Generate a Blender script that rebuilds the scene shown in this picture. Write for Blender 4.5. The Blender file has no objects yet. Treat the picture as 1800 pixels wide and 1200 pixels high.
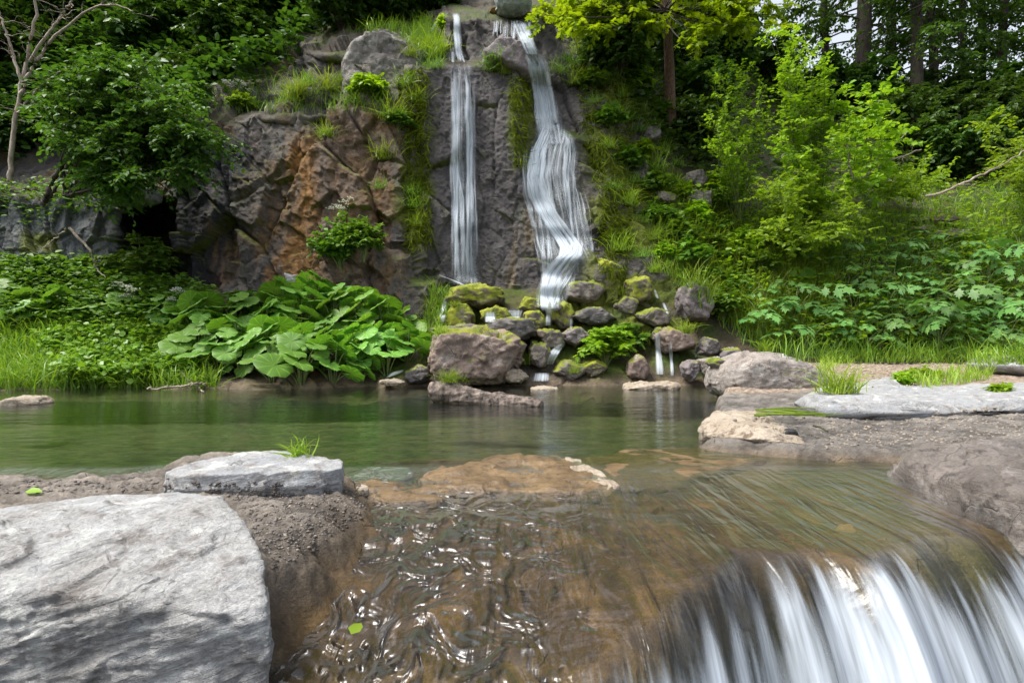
import bpy, bmesh, math, random
import numpy as np
from mathutils import Vector
from mathutils.bvhtree import BVHTree

SC = bpy.context.scene
COL = SC.collection
R = math.radians
rng = np.random.default_rng(7)
random.seed(7)

# ------------------------------------------------------------------ camera, sky, sun, exposure
CAM_H, HZ, FPX = 0.72, 612.0, 1000.0        # eye height over the pool, horizon row, focal length in photo pixels
cam = bpy.data.cameras.new("camera"); camo = bpy.data.objects.new("camera", cam); COL.objects.link(camo)
camo.location = (0, 0, CAM_H); camo.rotation_euler = (R(90), 0, 0)
cam.sensor_width = 36.0; cam.lens = 36.0 * FPX / 1800.0; cam.shift_y = 12.0 / 1800.0
cam.clip_start = 0.05; cam.clip_end = 500
SC.camera = camo
SUN_EL, SUN_ROT = 63, 258                      # the sun stands high on the left, a little behind the camera
w = bpy.data.worlds.new("World"); SC.world = w; w.use_nodes = True
nt = w.node_tree; nt.nodes.clear()
sky = nt.nodes.new("ShaderNodeTexSky"); sky.sky_type = 'NISHITA'; sky.sun_disc = False
sky.sun_elevation = R(SUN_EL); sky.sun_rotation = R(SUN_ROT); sky.dust_density = 3.0; sky.air_density = 1.0
hs = nt.nodes.new("ShaderNodeHueSaturation"); hs.inputs['Saturation'].default_value = 0.35
bg = nt.nodes.new("ShaderNodeBackground"); bg.inputs['Strength'].default_value = 0.15
wo = nt.nodes.new("ShaderNodeOutputWorld")
nt.links.new(sky.outputs[0], hs.inputs['Color']); nt.links.new(hs.outputs[0], bg.inputs[0]); nt.links.new(bg.outputs[0], wo.inputs[0])
sl = bpy.data.lights.new("sun", 'SUN'); so = bpy.data.objects.new("sun", sl); COL.objects.link(so)
sl.energy = 2.6; sl.angle = R(24); sl.color = (1.0, 0.95, 0.86)
_a = R(SUN_ROT)
_sd = Vector((math.sin(_a) * math.cos(R(SUN_EL)), math.cos(_a) * math.cos(R(SUN_EL)), math.sin(R(SUN_EL))))
so.rotation_euler = (-_sd).to_track_quat('-Z', 'Y').to_euler()
vs = SC.view_settings
SC.display_settings.display_device = 'sRGB'
vs.view_transform = 'Standard'; vs.look = 'None'; vs.exposure = 1.1; vs.gamma = 1.0; vs.use_curve_mapping = False
SC.render.engine = 'CYCLES'
cy = SC.cycles
cy.use_denoising = True; cy.max_bounces = 7; cy.diffuse_bounces = 3; cy.glossy_bounces = 3
cy.transmission_bounces = 4; cy.transparent_max_bounces = 12; cy.caustics_reflective = False; cy.caustics_refractive = False
cy.sample_clamp_indirect = 6.0

# ------------------------------------------------------------------ numbers
def A(*v): return np.array(v, float)
def P(px, py, Y):
    px = np.asarray(px, float); py = np.asarray(py, float); Y = np.asarray(Y, float)
    return np.stack(np.broadcast_arrays((px - 900) * Y / FPX, Y, CAM_H + (HZ - py) * Y / FPX), -1)
def PZ(px, py, z):                              # the point of that sight line on the level z
    Y = (CAM_H - z) / ((np.asarray(py, float) - HZ) / FPX)
    return P(px, py, Y)
def ss(a, b, x): t = np.clip((np.asarray(x, float) - a) / (b - a), 0, 1); return t * t * (3 - 2 * t)
def lerp(a, b, t): return a + (b - a) * t
def norm(v): return v / np.maximum(np.linalg.norm(v, axis=-1, keepdims=True), 1e-9)
def h32(x, y, z, s):
    with np.errstate(over='ignore'):
        h = (x.astype(np.int64) * 374761393 + y.astype(np.int64) * 668265263 + z.astype(np.int64) * 1440662683 + int(s) * 974711) & 0xffffffff
        h = ((h ^ (h >> 13)) * 1274126177) & 0xffffffff
        h = ((h ^ (h >> 15)) * 2246822519) & 0xffffffff
        h = h ^ (h >> 16)
    return h / 4294967295.0
def vnoise(p, s=0):
    i = np.floor(p); f = p - i; i = i.astype(np.int64); u = f * f * f * (f * (f * 6 - 15) + 10)
    r = 0
    for dx in (0, 1):
        for dy in (0, 1):
            for dz in (0, 1):
                wgt = (u[..., 0] if dx else 1 - u[..., 0]) * (u[..., 1] if dy else 1 - u[..., 1]) * (u[..., 2] if dz else 1 - u[..., 2])
                r = r + wgt * h32(i[..., 0] + dx, i[..., 1] + dy, i[..., 2] + dz, s)
    return r * 2 - 1
_RT = np.array([[0.36, 0.48, -0.8], [-0.8, 0.6, 0], [0.48, 0.64, 0.6]])
def fbm(p, s=0, o=4, g=0.5, ridged=False):
    r = 0; a = 1.0; t = 0
    for k in range(o):
        n = vnoise(p, s + k * 17)
        r = r + a * ((1 - 2 * np.abs(n)) if ridged else n); t += a; a *= g; p = (p @ _RT.T) * 2.03 + 3.7
    return r / t
def worley(p, s=0):
    i = np.floor(p).astype(np.int64); F1 = np.full(p.shape[:-1], 9.0); F2 = F1.copy()
    ids = np.zeros(p.shape); vec = np.zeros(p.shape)
    for dx in (-1, 0, 1):
        for dy in (-1, 0, 1):
            for dz in (-1, 0, 1):
                c = i + np.array([dx, dy, dz]); q = [h32(c[..., 0], c[..., 1], c[..., 2], s + k) for k in (1, 2, 3)]
                ctr = c + np.stack(q, -1); dv = p - ctr; d = np.sqrt((dv ** 2).sum(-1))
                nw = d < F1; F2 = np.where(nw, F1, np.minimum(F2, d)); F1 = np.where(nw, d, F1)
                vec = np.where(nw[..., None], dv, vec)
                ids = np.where(nw[..., None], np.stack([q[1], q[2], q[0]], -1) * 7.31 % 1.0, ids)
    return F1, F2, ids, vec
def blocks(p, s, amp, tilt, warp=0.25):         # offsets of a broken rock face: every block has its own step and lean
    q = p + warp * np.stack([fbm(p * 1.3 + 9 * k, s + 50 + k, 3) for k in range(3)], -1)
    F1, F2, ids, vec = worley(q, s)
    return amp * (ids[..., 0] - 0.5) * 2 + tilt * ((ids - 0.5) * vec).sum(-1) * 2, F2 - F1, ids

# ------------------------------------------------------------------ meshes and objects
class MB:                                       # collects vertices and triangles of ONE mesh
    def __init__(s): s.v = []; s.f = []; s.n = 0; s.c = []
    def add(s, v, f, c=None):
        v = np.asarray(v, float).reshape(-1, 3); s.v.append(v); s.f.append(np.asarray(f, np.int64).reshape(-1, 3) + s.n); s.n += len(v)
        if c is not None: s.c.append(np.broadcast_to(np.asarray(c, float), (len(v), 3)))
    def arrays(s): return np.concatenate(s.v), np.concatenate(s.f)
def quads(r, c):
    i = np.arange(r * c).reshape(r, c)
    a, b, d, e = i[:-1, :-1].ravel(), i[:-1, 1:].ravel(), i[1:, 1:].ravel(), i[1:, :-1].ravel()
    return np.stack([a, b, d, e], -1)
def mesh_data(name, v, f, mat, col=None, flow=None, smooth=True):
    f = np.asarray(f, np.int32); v = np.asarray(v, np.float32); k = f.shape[1]
    me = bpy.data.meshes.new(name)
    me.vertices.add(len(v)); me.vertices.foreach_set('co', v.ravel())
    me.loops.add(f.size); me.loops.foreach_set('vertex_index', f.ravel())
    me.polygons.add(len(f)); me.polygons.foreach_set('loop_start', np.arange(0, f.size, k, dtype=np.int32))
    me.polygons.foreach_set('use_smooth', np.full(len(f), smooth))
    if col is not None:
        at = me.attributes.new('Col', 'FLOAT_COLOR', 'POINT'); c4 = np.ones((len(v), 4), np.float32); c4[:, :col.shape[1]] = col
        at.data.foreach_set('color', c4.ravel())
    if flow is not None:
        at = me.attributes.new('flow', 'FLOAT_VECTOR', 'POINT'); at.data.foreach_set('vector', np.asarray(flow, np.float32).ravel())
    me.materials.append(mat); me.update(calc_edges=True)
    return me
def tag(o, label=None, cat=None, group=None, kind=None):
    if label: o['label'] = label
    if cat: o['category'] = cat
    if group: o['group'] = group
    if kind: o['kind'] = kind
    return o
def obj(name, v, f, mat, parent=None, loc=(0, 0, 0), **k):
    loc = np.asarray(loc, float)
    o = bpy.data.objects.new(name, mesh_data(name, np.asarray(v) - loc, f, mat, **k)); COL.objects.link(o)
    if parent is not None: o.parent = parent
    else: o.location = loc
    return o
def empty(name, loc, label, cat, group=None):
    o = bpy.data.objects.new(name, None); COL.objects.link(o); o.location = loc; o.empty_display_size = 0.2
    return tag(o, label, cat, group)
def dup(o, loc, rz=0, sc=1.0, label=None, group=None, tilt=0):   # a copy of a thing with copies of its parts
    c = o.copy(); COL.objects.link(c); c.location = loc; c.rotation_euler = (tilt, 0, rz); c.scale = (sc, sc, sc)
    if label: c['label'] = label
    if group: c['group'] = group
    for ch in o.children:
        d = ch.copy(); COL.objects.link(d); d.parent = c
    return c
_col = []                                       # (verts, faces) that plants and water may land on
_bvh = [None]
def solid(v, f):
    _col.append((np.asarray(v), np.asarray(f))); _bvh[0] = None
def bvh():
    if _bvh[0] is None:
        V = []; F = []; n = 0
        for v, f in _col:
            V += v.tolist(); F += (f + n).tolist(); n += len(v)
        _bvh[0] = BVHTree.FromPolygons(V, F)
    return _bvh[0]
def hit(px, py):                                # where the sight line meets the ground or a rock
    d = Vector(((px - 900) / FPX, 1.0, (HZ - py) / FPX))
    h = bvh().ray_cast(Vector((0, 0, CAM_H)), d.normalized())
    return (np.array(h[0]), np.array(h[1])) if h[0] is not None else (None, None)
def drop(x, y, z0=30.0):
    h = bvh().ray_cast(Vector((x, y, z0)), Vector((0, 0, -1)))
    return np.array(h[0]) if h[0] is not None else None

# ------------------------------------------------------------------ materials
class N:
    def __init__(s, name):
        s.m = bpy.data.materials.new(name); s.m.use_nodes = True; s.t = s.m.node_tree; s.t.nodes.clear()
        s.out = s.new("ShaderNodeOutputMaterial")
    def new(s, typ, **k):
        n = s.t.nodes.new(typ)
        for a, v in k.items():
            if a.startswith('_'): setattr(n, a[1:], v)
            else:
                key = a.replace('__', ' ')
                key = int(key[1:]) if key[0] == 'i' and key[1:].isdigit() else key
                s.put(n.inputs[key], v)
        return n
    def put(s, sock, v):
        if hasattr(v, 'is_output') or isinstance(v, bpy.types.NodeSocket): s.t.links.new(v, sock)
        else:
            if isinstance(v, (tuple, list)) and len(v) == 3 and sock.type == 'RGBA': v = (*v, 1)
            sock.default_value = v
    def noise(s, vec, scale, detail=4, rough=0.55, dist=0.0):
        return s.new("ShaderNodeTexNoise", Vector=vec, Scale=scale, Detail=detail, Roughness=rough, Distortion=dist).outputs['Fac']
    def ramp(s, fac, a, b, lo=0.0, hi=1.0):
        return s.new("ShaderNodeMapRange", Value=fac, i1=a, i2=b, i3=lo, i4=hi).outputs[0]
    def mix(s, fac, a, b, typ='MIX'):
        n = s.new("ShaderNodeMix", _data_type='RGBA', _blend_type=typ)
        s.put(n.inputs[0], fac); s.put(n.inputs[6], a); s.put(n.inputs[7], b); return n.outputs[2]
    def math(s, op, a, b=0.0, c=None):
        n = s.new("ShaderNodeMath", _operation=op); s.put(n.inputs[0], a); s.put(n.inputs[1], b)
        if c is not None: s.put(n.inputs[2], c)
        return n.outputs[0]
    def scale(s, vec, v):
        n = s.new("ShaderNodeVectorMath", _operation='MULTIPLY'); s.put(n.inputs[0], vec); s.put(n.inputs[1], v); return n.outputs[0]
    def bump(s, h, strength, dist, nrm=None):
        n = s.new("ShaderNodeBump", Height=h, Strength=strength, Distance=dist)
        if nrm is not None: s.put(n.inputs['Normal'], nrm)
        return n.outputs[0]
    def done(s, sh): s.t.links.new(sh, s.out.inputs[0]); return s.m

def leaf_mat(name, c, c2, trans=0.35, rough=0.5, spec=0.35, veins=False):
    n = N(name)
    g = n.new("ShaderNodeNewGeometry"); oi = n.new("ShaderNodeObjectInfo")
    col = n.mix(g.outputs['Random Per Island'], c, c2)
    if veins:
        vv = n.new("ShaderNodeSeparateXYZ", Vector=n.new("ShaderNodeAttribute", _attribute_name='flow').outputs['Vector'])
        s_ = n.math('ABSOLUTE', n.math('COSINE', n.math('MULTIPLY', vv.outputs[0], 5.0)))
        col = n.mix(n.math('MULTIPLY', n.ramp(s_, 0.95, 1.0), 0.55), col, tuple(min(1, x * 1.9) for x in c2))
        blot = n.noise(g.outputs['Position'], 11.0, 4, 0.6)
        col = n.mix(n.ramp(blot, 0.60, 0.72, 0, 0.5), col, (0.22, 0.24, 0.05))
    vn = n.noise(g.outputs['Position'], 0.9, 2)
    col = n.mix(n.ramp(vn, 0.3, 0.7, 0, 0.55), col, tuple(x * 0.62 for x in c))
    hsn = n.new("ShaderNodeHueSaturation", Color=col, Value=n.ramp(oi.outputs['Random'], 0, 1, 0.82, 1.2), Hue=n.ramp(oi.outputs['Random'], 0, 1, 0.49, 0.51))
    b = n.new("ShaderNodeBsdfPrincipled", Base__Color=hsn.outputs[0], Roughness=rough)
    b.inputs['Specular IOR Level'].default_value = spec
    tcol = n.mix(1.0, hsn.outputs[0], (1.35, 1.3, 0.5), 'MULTIPLY')
    t = n.new("ShaderNodeBsdfTranslucent", Color=tcol)
    mx = n.new("ShaderNodeMixShader", Fac=trans, i1=b.outputs[0], i2=t.outputs[0])
    return n.done(mx.outputs[0])

def rock_mat(name, c1, c2, c3, moss=0.0, mossc=(0.10, 0.13, 0.015), wet=0.0, scale=1.0, bump=1.0, lichen=0.0, strata=0.0, vcol=False, streak=0.0):
    n = N(name)
    g = n.new("ShaderNodeNewGeometry"); pos = g.outputs['Position']
    n1 = n.noise(pos, 1.6 * scale, 6, 0.6); n2 = n.noise(pos, 6.0 * scale, 8, 0.65); n3 = n.noise(pos, 38.0 * scale, 6, 0.7)
    if vcol:
        col = n.new("ShaderNodeAttribute", _attribute_name='Col').outputs['Color']
        col = n.mix(1.0, col, n.mix(n.ramp(n2, 0.3, 0.7), (0.62, 0.62, 0.64), (1.4, 1.36, 1.3)), 'MULTIPLY')
    else:
        col = n.mix(n.ramp(n1, 0.35, 0.65), c1, c2)
        col = n.mix(n.ramp(n2, 0.52, 0.66), col, c3)
    col = n.mix(1.0, col, n.mix(n.ramp(n3, 0.3, 0.7), (0.68, 0.68, 0.68), (1.3, 1.3, 1.3)), 'MULTIPLY')
    if lichen:
        ln = n.noise(pos, 3.2 * scale, 9, 0.72)
        col = n.mix(n.ramp(ln, 0.56, 0.62, 0, lichen), col, (0.56, 0.57, 0.55))
        ln2 = n.noise(n.scale(pos, (1.1, 1.1, 1.9)), 2.3 * scale, 7, 0.7, 0.6)
        col = n.mix(n.ramp(ln2, 0.57, 0.66, 0, 0.55 * lichen), col, (0.34, 0.41, 0.47))
    rough = n.ramp(n2, 0.3, 0.7, 0.62 - 0.45 * wet, 0.95 - 0.5 * wet)
    if moss:
        nz = n.new("ShaderNodeSeparateXYZ", Vector=g.outputs['Normal']).outputs[2]
        mn = n.noise(pos, 2.6, 6, 0.6)
        m = n.math('ADD', n.math('MULTIPLY', nz, 0.35), mn)
        mf = n.ramp(m, 0.80 - 0.45 * moss, 0.92 - 0.45 * moss)
        mcol = n.mix(n.ramp(n.noise(pos, 5.0, 6), 0.35, 0.65), mossc, tuple(x * 1.9 for x in (mossc[0] * 1.25, mossc[1], mossc[2])))
        mcol = n.mix(1.0, mcol, n.mix(n.noise(pos, 90, 3), (0.35, 0.35, 0.35), (1.6, 1.6, 1.6)), 'MULTIPLY')
        col = n.mix(mf, col, mcol)
        rough = n.mix(mf, rough, (0.9, 0.9, 0.9))
    h = n.math('ADD', n.math('MULTIPLY', n2, 0.7), n.math('MULTIPLY', n3, 0.22))
    vc = n.new("ShaderNodeTexVoronoi", _feature='DISTANCE_TO_EDGE', Vector=n.new("ShaderNodeMix", _data_type='VECTOR', i0=0.12, i4=n.scale(pos, (1, 1, 0.55)), i5=n.new("ShaderNodeTexNoise", Vector=pos, Scale=3.0 * scale).outputs['Color']).outputs[1], Scale=2.4 * scale)
    crk = n.ramp(vc.outputs['Distance'], 0.0, 0.02, 1.0, 0.0)
    h = n.math('SUBTRACT', h, n.math('MULTIPLY', n.math('MULTIPLY', crk, n.ramp(n.noise(pos, 2.1 * scale, 3), 0.52, 0.62)), 0.3))
    if strata:
        sp = n.new("ShaderNodeVectorRotate", Vector=pos, Angle=0.28, Axis=(0.2, 1, 0)).outputs[0]
        sn = n.noise(n.scale(sp, (0.7, 0.7, 5.5)), 5.0 * scale, 7, 0.68, 0.9)
        h = n.math('ADD', h, n.math('MULTIPLY', sn, strata))
    nb = n.bump(h, 0.75 * bump, 0.10 / scale)
    nb = n.bump(n.noise(pos, 140 * scale, 3, 0.6), 0.35 * bump, 0.01 / scale, nb)
    b = n.new("ShaderNodeBsdfPrincipled", Base__Color=col, Roughness=rough, Normal=nb)
    b.inputs['Specular IOR Level'].default_value = 0.3 + 0.4 * wet
    return n.done(b.outputs[0])

def bark_mat(name, c1, c2, stretch=6.0, moss=0.0):
    n = N(name); pos = n.new("ShaderNodeNewGeometry").outputs['Position']
    a = n.noise(n.scale(pos, (stretch, stretch, 1)), 6.0, 6, 0.65); b2 = n.noise(pos, 3.0, 4)
    col = n.mix(n.ramp(a, 0.38, 0.62), c1, c2)
    if moss: col = n.mix(n.ramp(b2, 0.5, 0.62, 0, moss), col, (0.07, 0.10, 0.02))
    b = n.new("ShaderNodeBsdfPrincipled", Base__Color=col, Roughness=0.85, Normal=n.bump(a, 0.8, 0.03))
    return n.done(b.outputs[0])

def foam_mat(name, across=14.0, along=0.45, white=(0.60, 0.68, 0.77), gain=1.0, bias=0.0):
    n = N(name)
    fl = n.new("ShaderNodeAttribute", _attribute_name='flow').outputs['Vector']
    sx = n.new("ShaderNodeSeparateXYZ", Vector=fl)
    den = sx.outputs[2]
    cv = n.new("ShaderNodeCombineXYZ", X=n.math('MULTIPLY', sx.outputs[0], across), Y=n.math('MULTIPLY', sx.outputs[1], along), Z=0.0).outputs[0]
    a = n.noise(cv, 1.0, 3, 0.6, 0.15); b = n.noise(cv, 3.3, 3, 0.6, 0.1)
    c = n.noise(n.scale(cv, (0.25, 2.5, 1)), 1.0, 4, 0.6)
    s = n.math('ADD', n.math('MULTIPLY', a, 1.5), n.math('MULTIPLY', b, 0.75)); s = n.math('ADD', s, n.math('MULTIPLY', c, 0.5))
    s = n.math('MULTIPLY', n.math('ADD', s, -1.375), 1.45 * gain)
    s = n.math('ADD', n.math('ADD', s, bias), den)
    al = n.new("ShaderNodeMath", _operation='MULTIPLY', _use_clamp=True, i0=s, i1=n.ramp(den, 0.0, 0.28)).outputs[0]
    b_ = n.new("ShaderNodeBsdfPrincipled", Base__Color=n.mix(n.ramp(b, 0.35, 0.65), tuple(x * 0.86 for x in white), white), Roughness=0.6, Normal=n.bump(a, 0.25, 0.05))
    b_.inputs['Specular IOR Level'].default_value = 0.15
    t = n.new("ShaderNodeBsdfTranslucent", Color=white)
    m1 = n.new("ShaderNodeMixShader", Fac=0.25, i1=b_.outputs[0], i2=t.outputs[0])
    tr = n.new("ShaderNodeBsdfTransparent")
    m2 = n.new("ShaderNodeMixShader", Fac=al, i1=tr.outputs[0], i2=m1.outputs[0])
    return n.done(m2.outputs[0])

def water_mat():
    n = N("water")
    pos = n.new("ShaderNodeNewGeometry").outputs['Position']
    fl = n.new("ShaderNodeSeparateXYZ", Vector=n.new("ShaderNodeAttribute", _attribute_name='flow').outputs['Vector'])
    flow = fl.outputs[2]
    rip = n.noise(n.scale(pos, (0.45, 1.5, 1)), 3.2, 4, 0.6)
    rip2 = n.noise(n.scale(pos, (0.5, 1.6, 1)), 14.0, 3, 0.55)
    strk = n.noise(n.scale(pos, (1.0, 0.13, 0.13)), 10.0, 3, 0.55, 0.8)
    wob = n.noise(n.scale(pos, (1.0, 0.7, 0.7)), 8.0, 2, 0.5, 1.0)
    hp = n.math('ADD', n.math('MULTIPLY', rip, 0.8), n.math('MULTIPLY', rip2, 0.12))
    left = n.new("ShaderNodeMapRange", Value=n.new("ShaderNodeSeparateXYZ", Vector=pos).outputs[0], i1=-0.25, i2=0.5, i3=1.0, i4=0.0).outputs[0]
    hf = n.math('ADD', n.math('MULTIPLY', strk, 0.7), n.math('MULTIPLY', n.math('MULTIPLY', wob, left), 2.1))
    nb = n.bump(hp, 0.32, 0.07)
    nb = n.bump(n.math('MULTIPLY', hf, flow), 0.85, 0.075, nb)
    fr = n.new("ShaderNodeFresnel", IOR=1.33, Normal=nb)
    fac = n.math('MINIMUM', n.math('MULTIPLY', fr.outputs[0], n.ramp(flow, 0, 1, 1.1, 2.3)), 0.9)
    gl = n.new("ShaderNodeBsdfGlossy", Color=(0.95, 0.97, 1.0), Roughness=n.ramp(flow, 0, 0.3, 0.09, 0.26), Normal=nb)
    tr = n.new("ShaderNodeBsdfTransparent", Color=n.mix(flow, (0.74, 0.82, 0.70), (0.97, 0.95, 0.90)))
    m = n.new("ShaderNodeMixShader", Fac=fac, i1=tr.outputs[0], i2=gl.outputs[0])
    return n.done(m.outputs[0])

M = {}
M['cliff'] = rock_mat('cliff_rock', None, None, None, vcol=True, strata=0.35, bump=1.1)
M['ground'] = rock_mat('ground_soil', None, None, None, vcol=True, scale=2.2, bump=1.15)
M['water'] = water_mat()
M['fall'] = foam_mat('falling_water', 26.0, 0.3, gain=0.55, white=(0.70, 0.77, 0.84))
M['lace'] = foam_mat('thin_water_veil', 22.0, 0.5, gain=0.8, bias=-0.1)
M['cascade'] = foam_mat('cascade_water', 9.0, 0.5, white=(0.62, 0.69, 0.78), gain=1.0, bias=0.0)
M['pale_rock'] = rock_mat('pale_limestone', (0.30, 0.29, 0.275), (0.46, 0.465, 0.475), (0.22, 0.20, 0.185), scale=1.5, lichen=0.8, strata=0.55, bump=1.3)
M['slab_rock'] = rock_mat('blue_grey_slab', (0.24, 0.25, 0.265), (0.31, 0.31, 0.31), (0.19, 0.17, 0.155), scale=2.4, lichen=0.55, strata=0.7, bump=0.8)
M['grey_rock'] = rock_mat('grey_boulder', (0.22, 0.20, 0.185), (0.30, 0.26, 0.23), (0.15, 0.125, 0.11), scale=1.7, lichen=0.4, strata=0.4)
M['brown_rock'] = rock_mat('brown_boulder', (0.20, 0.15, 0.13), (0.29, 0.22, 0.18), (0.12, 0.09, 0.07), moss=0.22, scale=1.0, lichen=0.25)
M['dark_rock'] = rock_mat('dark_wet_stone', (0.06, 0.055, 0.055), (0.11, 0.095, 0.09), (0.045, 0.04, 0.035), wet=0.6, scale=1.3, moss=0.1)
M['purple_rock'] = rock_mat('purplish_stone', (0.15, 0.13, 0.135), (0.22, 0.19, 0.19), (0.10, 0.09, 0.085), scale=1.2, moss=0.12)
M['moss_rock'] = rock_mat('mossy_stone', (0.10, 0.09, 0.07), (0.16, 0.13, 0.10), (0.06, 0.05, 0.04), moss=0.85, wet=0.4, mossc=(0.12, 0.155, 0.012))
M['half_moss'] = rock_mat('half_mossy_stone', (0.13, 0.11, 0.10), (0.20, 0.17, 0.15), (0.08, 0.07, 0.06), moss=0.5, wet=0.3, mossc=(0.09, 0.125, 0.012))
M['ochre_rock'] = rock_mat('wet_ochre_ledge', (0.10, 0.062, 0.028), (0.205, 0.135, 0.065), (0.05, 0.032, 0.016), wet=0.75, scale=3.0, bump=1.0)
M['tan_rock'] = rock_mat('tan_stone', (0.27, 0.22, 0.165), (0.36, 0.31, 0.25), (0.15, 0.115, 0.085), scale=2.6, strata=0.5, bump=0.8)
M['brink_rock'] = rock_mat('damp_dark_rock', (0.11, 0.095, 0.085), (0.19, 0.165, 0.15), (0.06, 0.05, 0.045), scale=2.2, wet=0.25, strata=0.5, lichen=0.15)
M['cliff_head'] = rock_mat('weathered_cliff_top', (0.13, 0.12, 0.11), (0.24, 0.22, 0.195), (0.075, 0.066, 0.06), scale=1.2, moss=0.16, mossc=(0.07, 0.10, 0.012), strata=0.5, lichen=0.3)
M['black_rock'] = rock_mat('black_pebble', (0.015, 0.015, 0.017), (0.025, 0.025, 0.027), (0.01, 0.01, 0.01), scale=5, wet=0.3)
M['log'] = bark_mat('weathered_log', (0.022, 0.016, 0.013), (0.24, 0.19, 0.16), 2.0)
M['bark'] = bark_mat('dark_bark', (0.022, 0.016, 0.013), (0.075, 0.054, 0.042), 6.0, 0.35)
M['redbark'] = bark_mat('reddish_bark', (0.06, 0.035, 0.025), (0.19, 0.11, 0.075), 6.0)
M['twig'] = bark_mat('pale_twig', (0.20, 0.16, 0.12), (0.38, 0.32, 0.26), 3.0)
M['stem'] = bark_mat('green_stem', (0.10, 0.14, 0.04), (0.17, 0.21, 0.07), 3.0)
M['straw'] = leaf_mat('dry_grass', (0.30, 0.23, 0.12), (0.20, 0.14, 0.08), 0.2)
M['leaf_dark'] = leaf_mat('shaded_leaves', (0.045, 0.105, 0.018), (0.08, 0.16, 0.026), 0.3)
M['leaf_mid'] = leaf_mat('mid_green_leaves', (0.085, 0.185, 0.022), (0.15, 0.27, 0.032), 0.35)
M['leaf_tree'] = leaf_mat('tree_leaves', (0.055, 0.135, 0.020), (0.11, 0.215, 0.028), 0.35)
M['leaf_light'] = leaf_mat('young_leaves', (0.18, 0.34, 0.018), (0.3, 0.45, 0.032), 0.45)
M['leaf_yellow'] = leaf_mat('yellow_green_leaves', (.20, .36, .012), (.33, .46, .018), 0.5)
M['leaf_blue'] = leaf_mat('bluish_lobed_leaves', (0.1, 0.24, 0.055), (0.17, 0.33, 0.085), 0.25, 0.45)
M['leaf_butter'] = leaf_mat('large_round_leaves', (0.11, 0.255, 0.035), (0.19, 0.37, 0.06), 0.3, 0.5, veins=True)
M['grass'] = leaf_mat('lush_grass', (0.135, 0.265, 0.026), (0.23, 0.38, 0.045), 0.35, 0.4)
M['grass_y'] = leaf_mat('fresh_grass', (0.2, 0.32, 0.03), (0.31, 0.42, 0.05), 0.4, 0.45)
M['moss'] = leaf_mat('hanging_moss', (0.11, 0.17, 0.012), (0.2, 0.25, 0.018), 0.15, 0.9, 0.1)
M['white'] = leaf_mat('white_petals', (0.62, 0.65, 0.62), (0.75, 0.76, 0.72), 0.3)
M['petal_stone'] = rock_mat('smooth_grey_stone', (0.36, 0.40, 0.41), (0.44, 0.48, 0.48), (0.30, 0.34, 0.33), scale=0.5, bump=0.15, wet=0.5)
M['rust_moss'] = rock_mat('rusty_mossy_stone', (0.26, 0.13, 0.03), (0.33, 0.19, 0.05), (0.12, 0.13, 0.02), scale=1.4)
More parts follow.
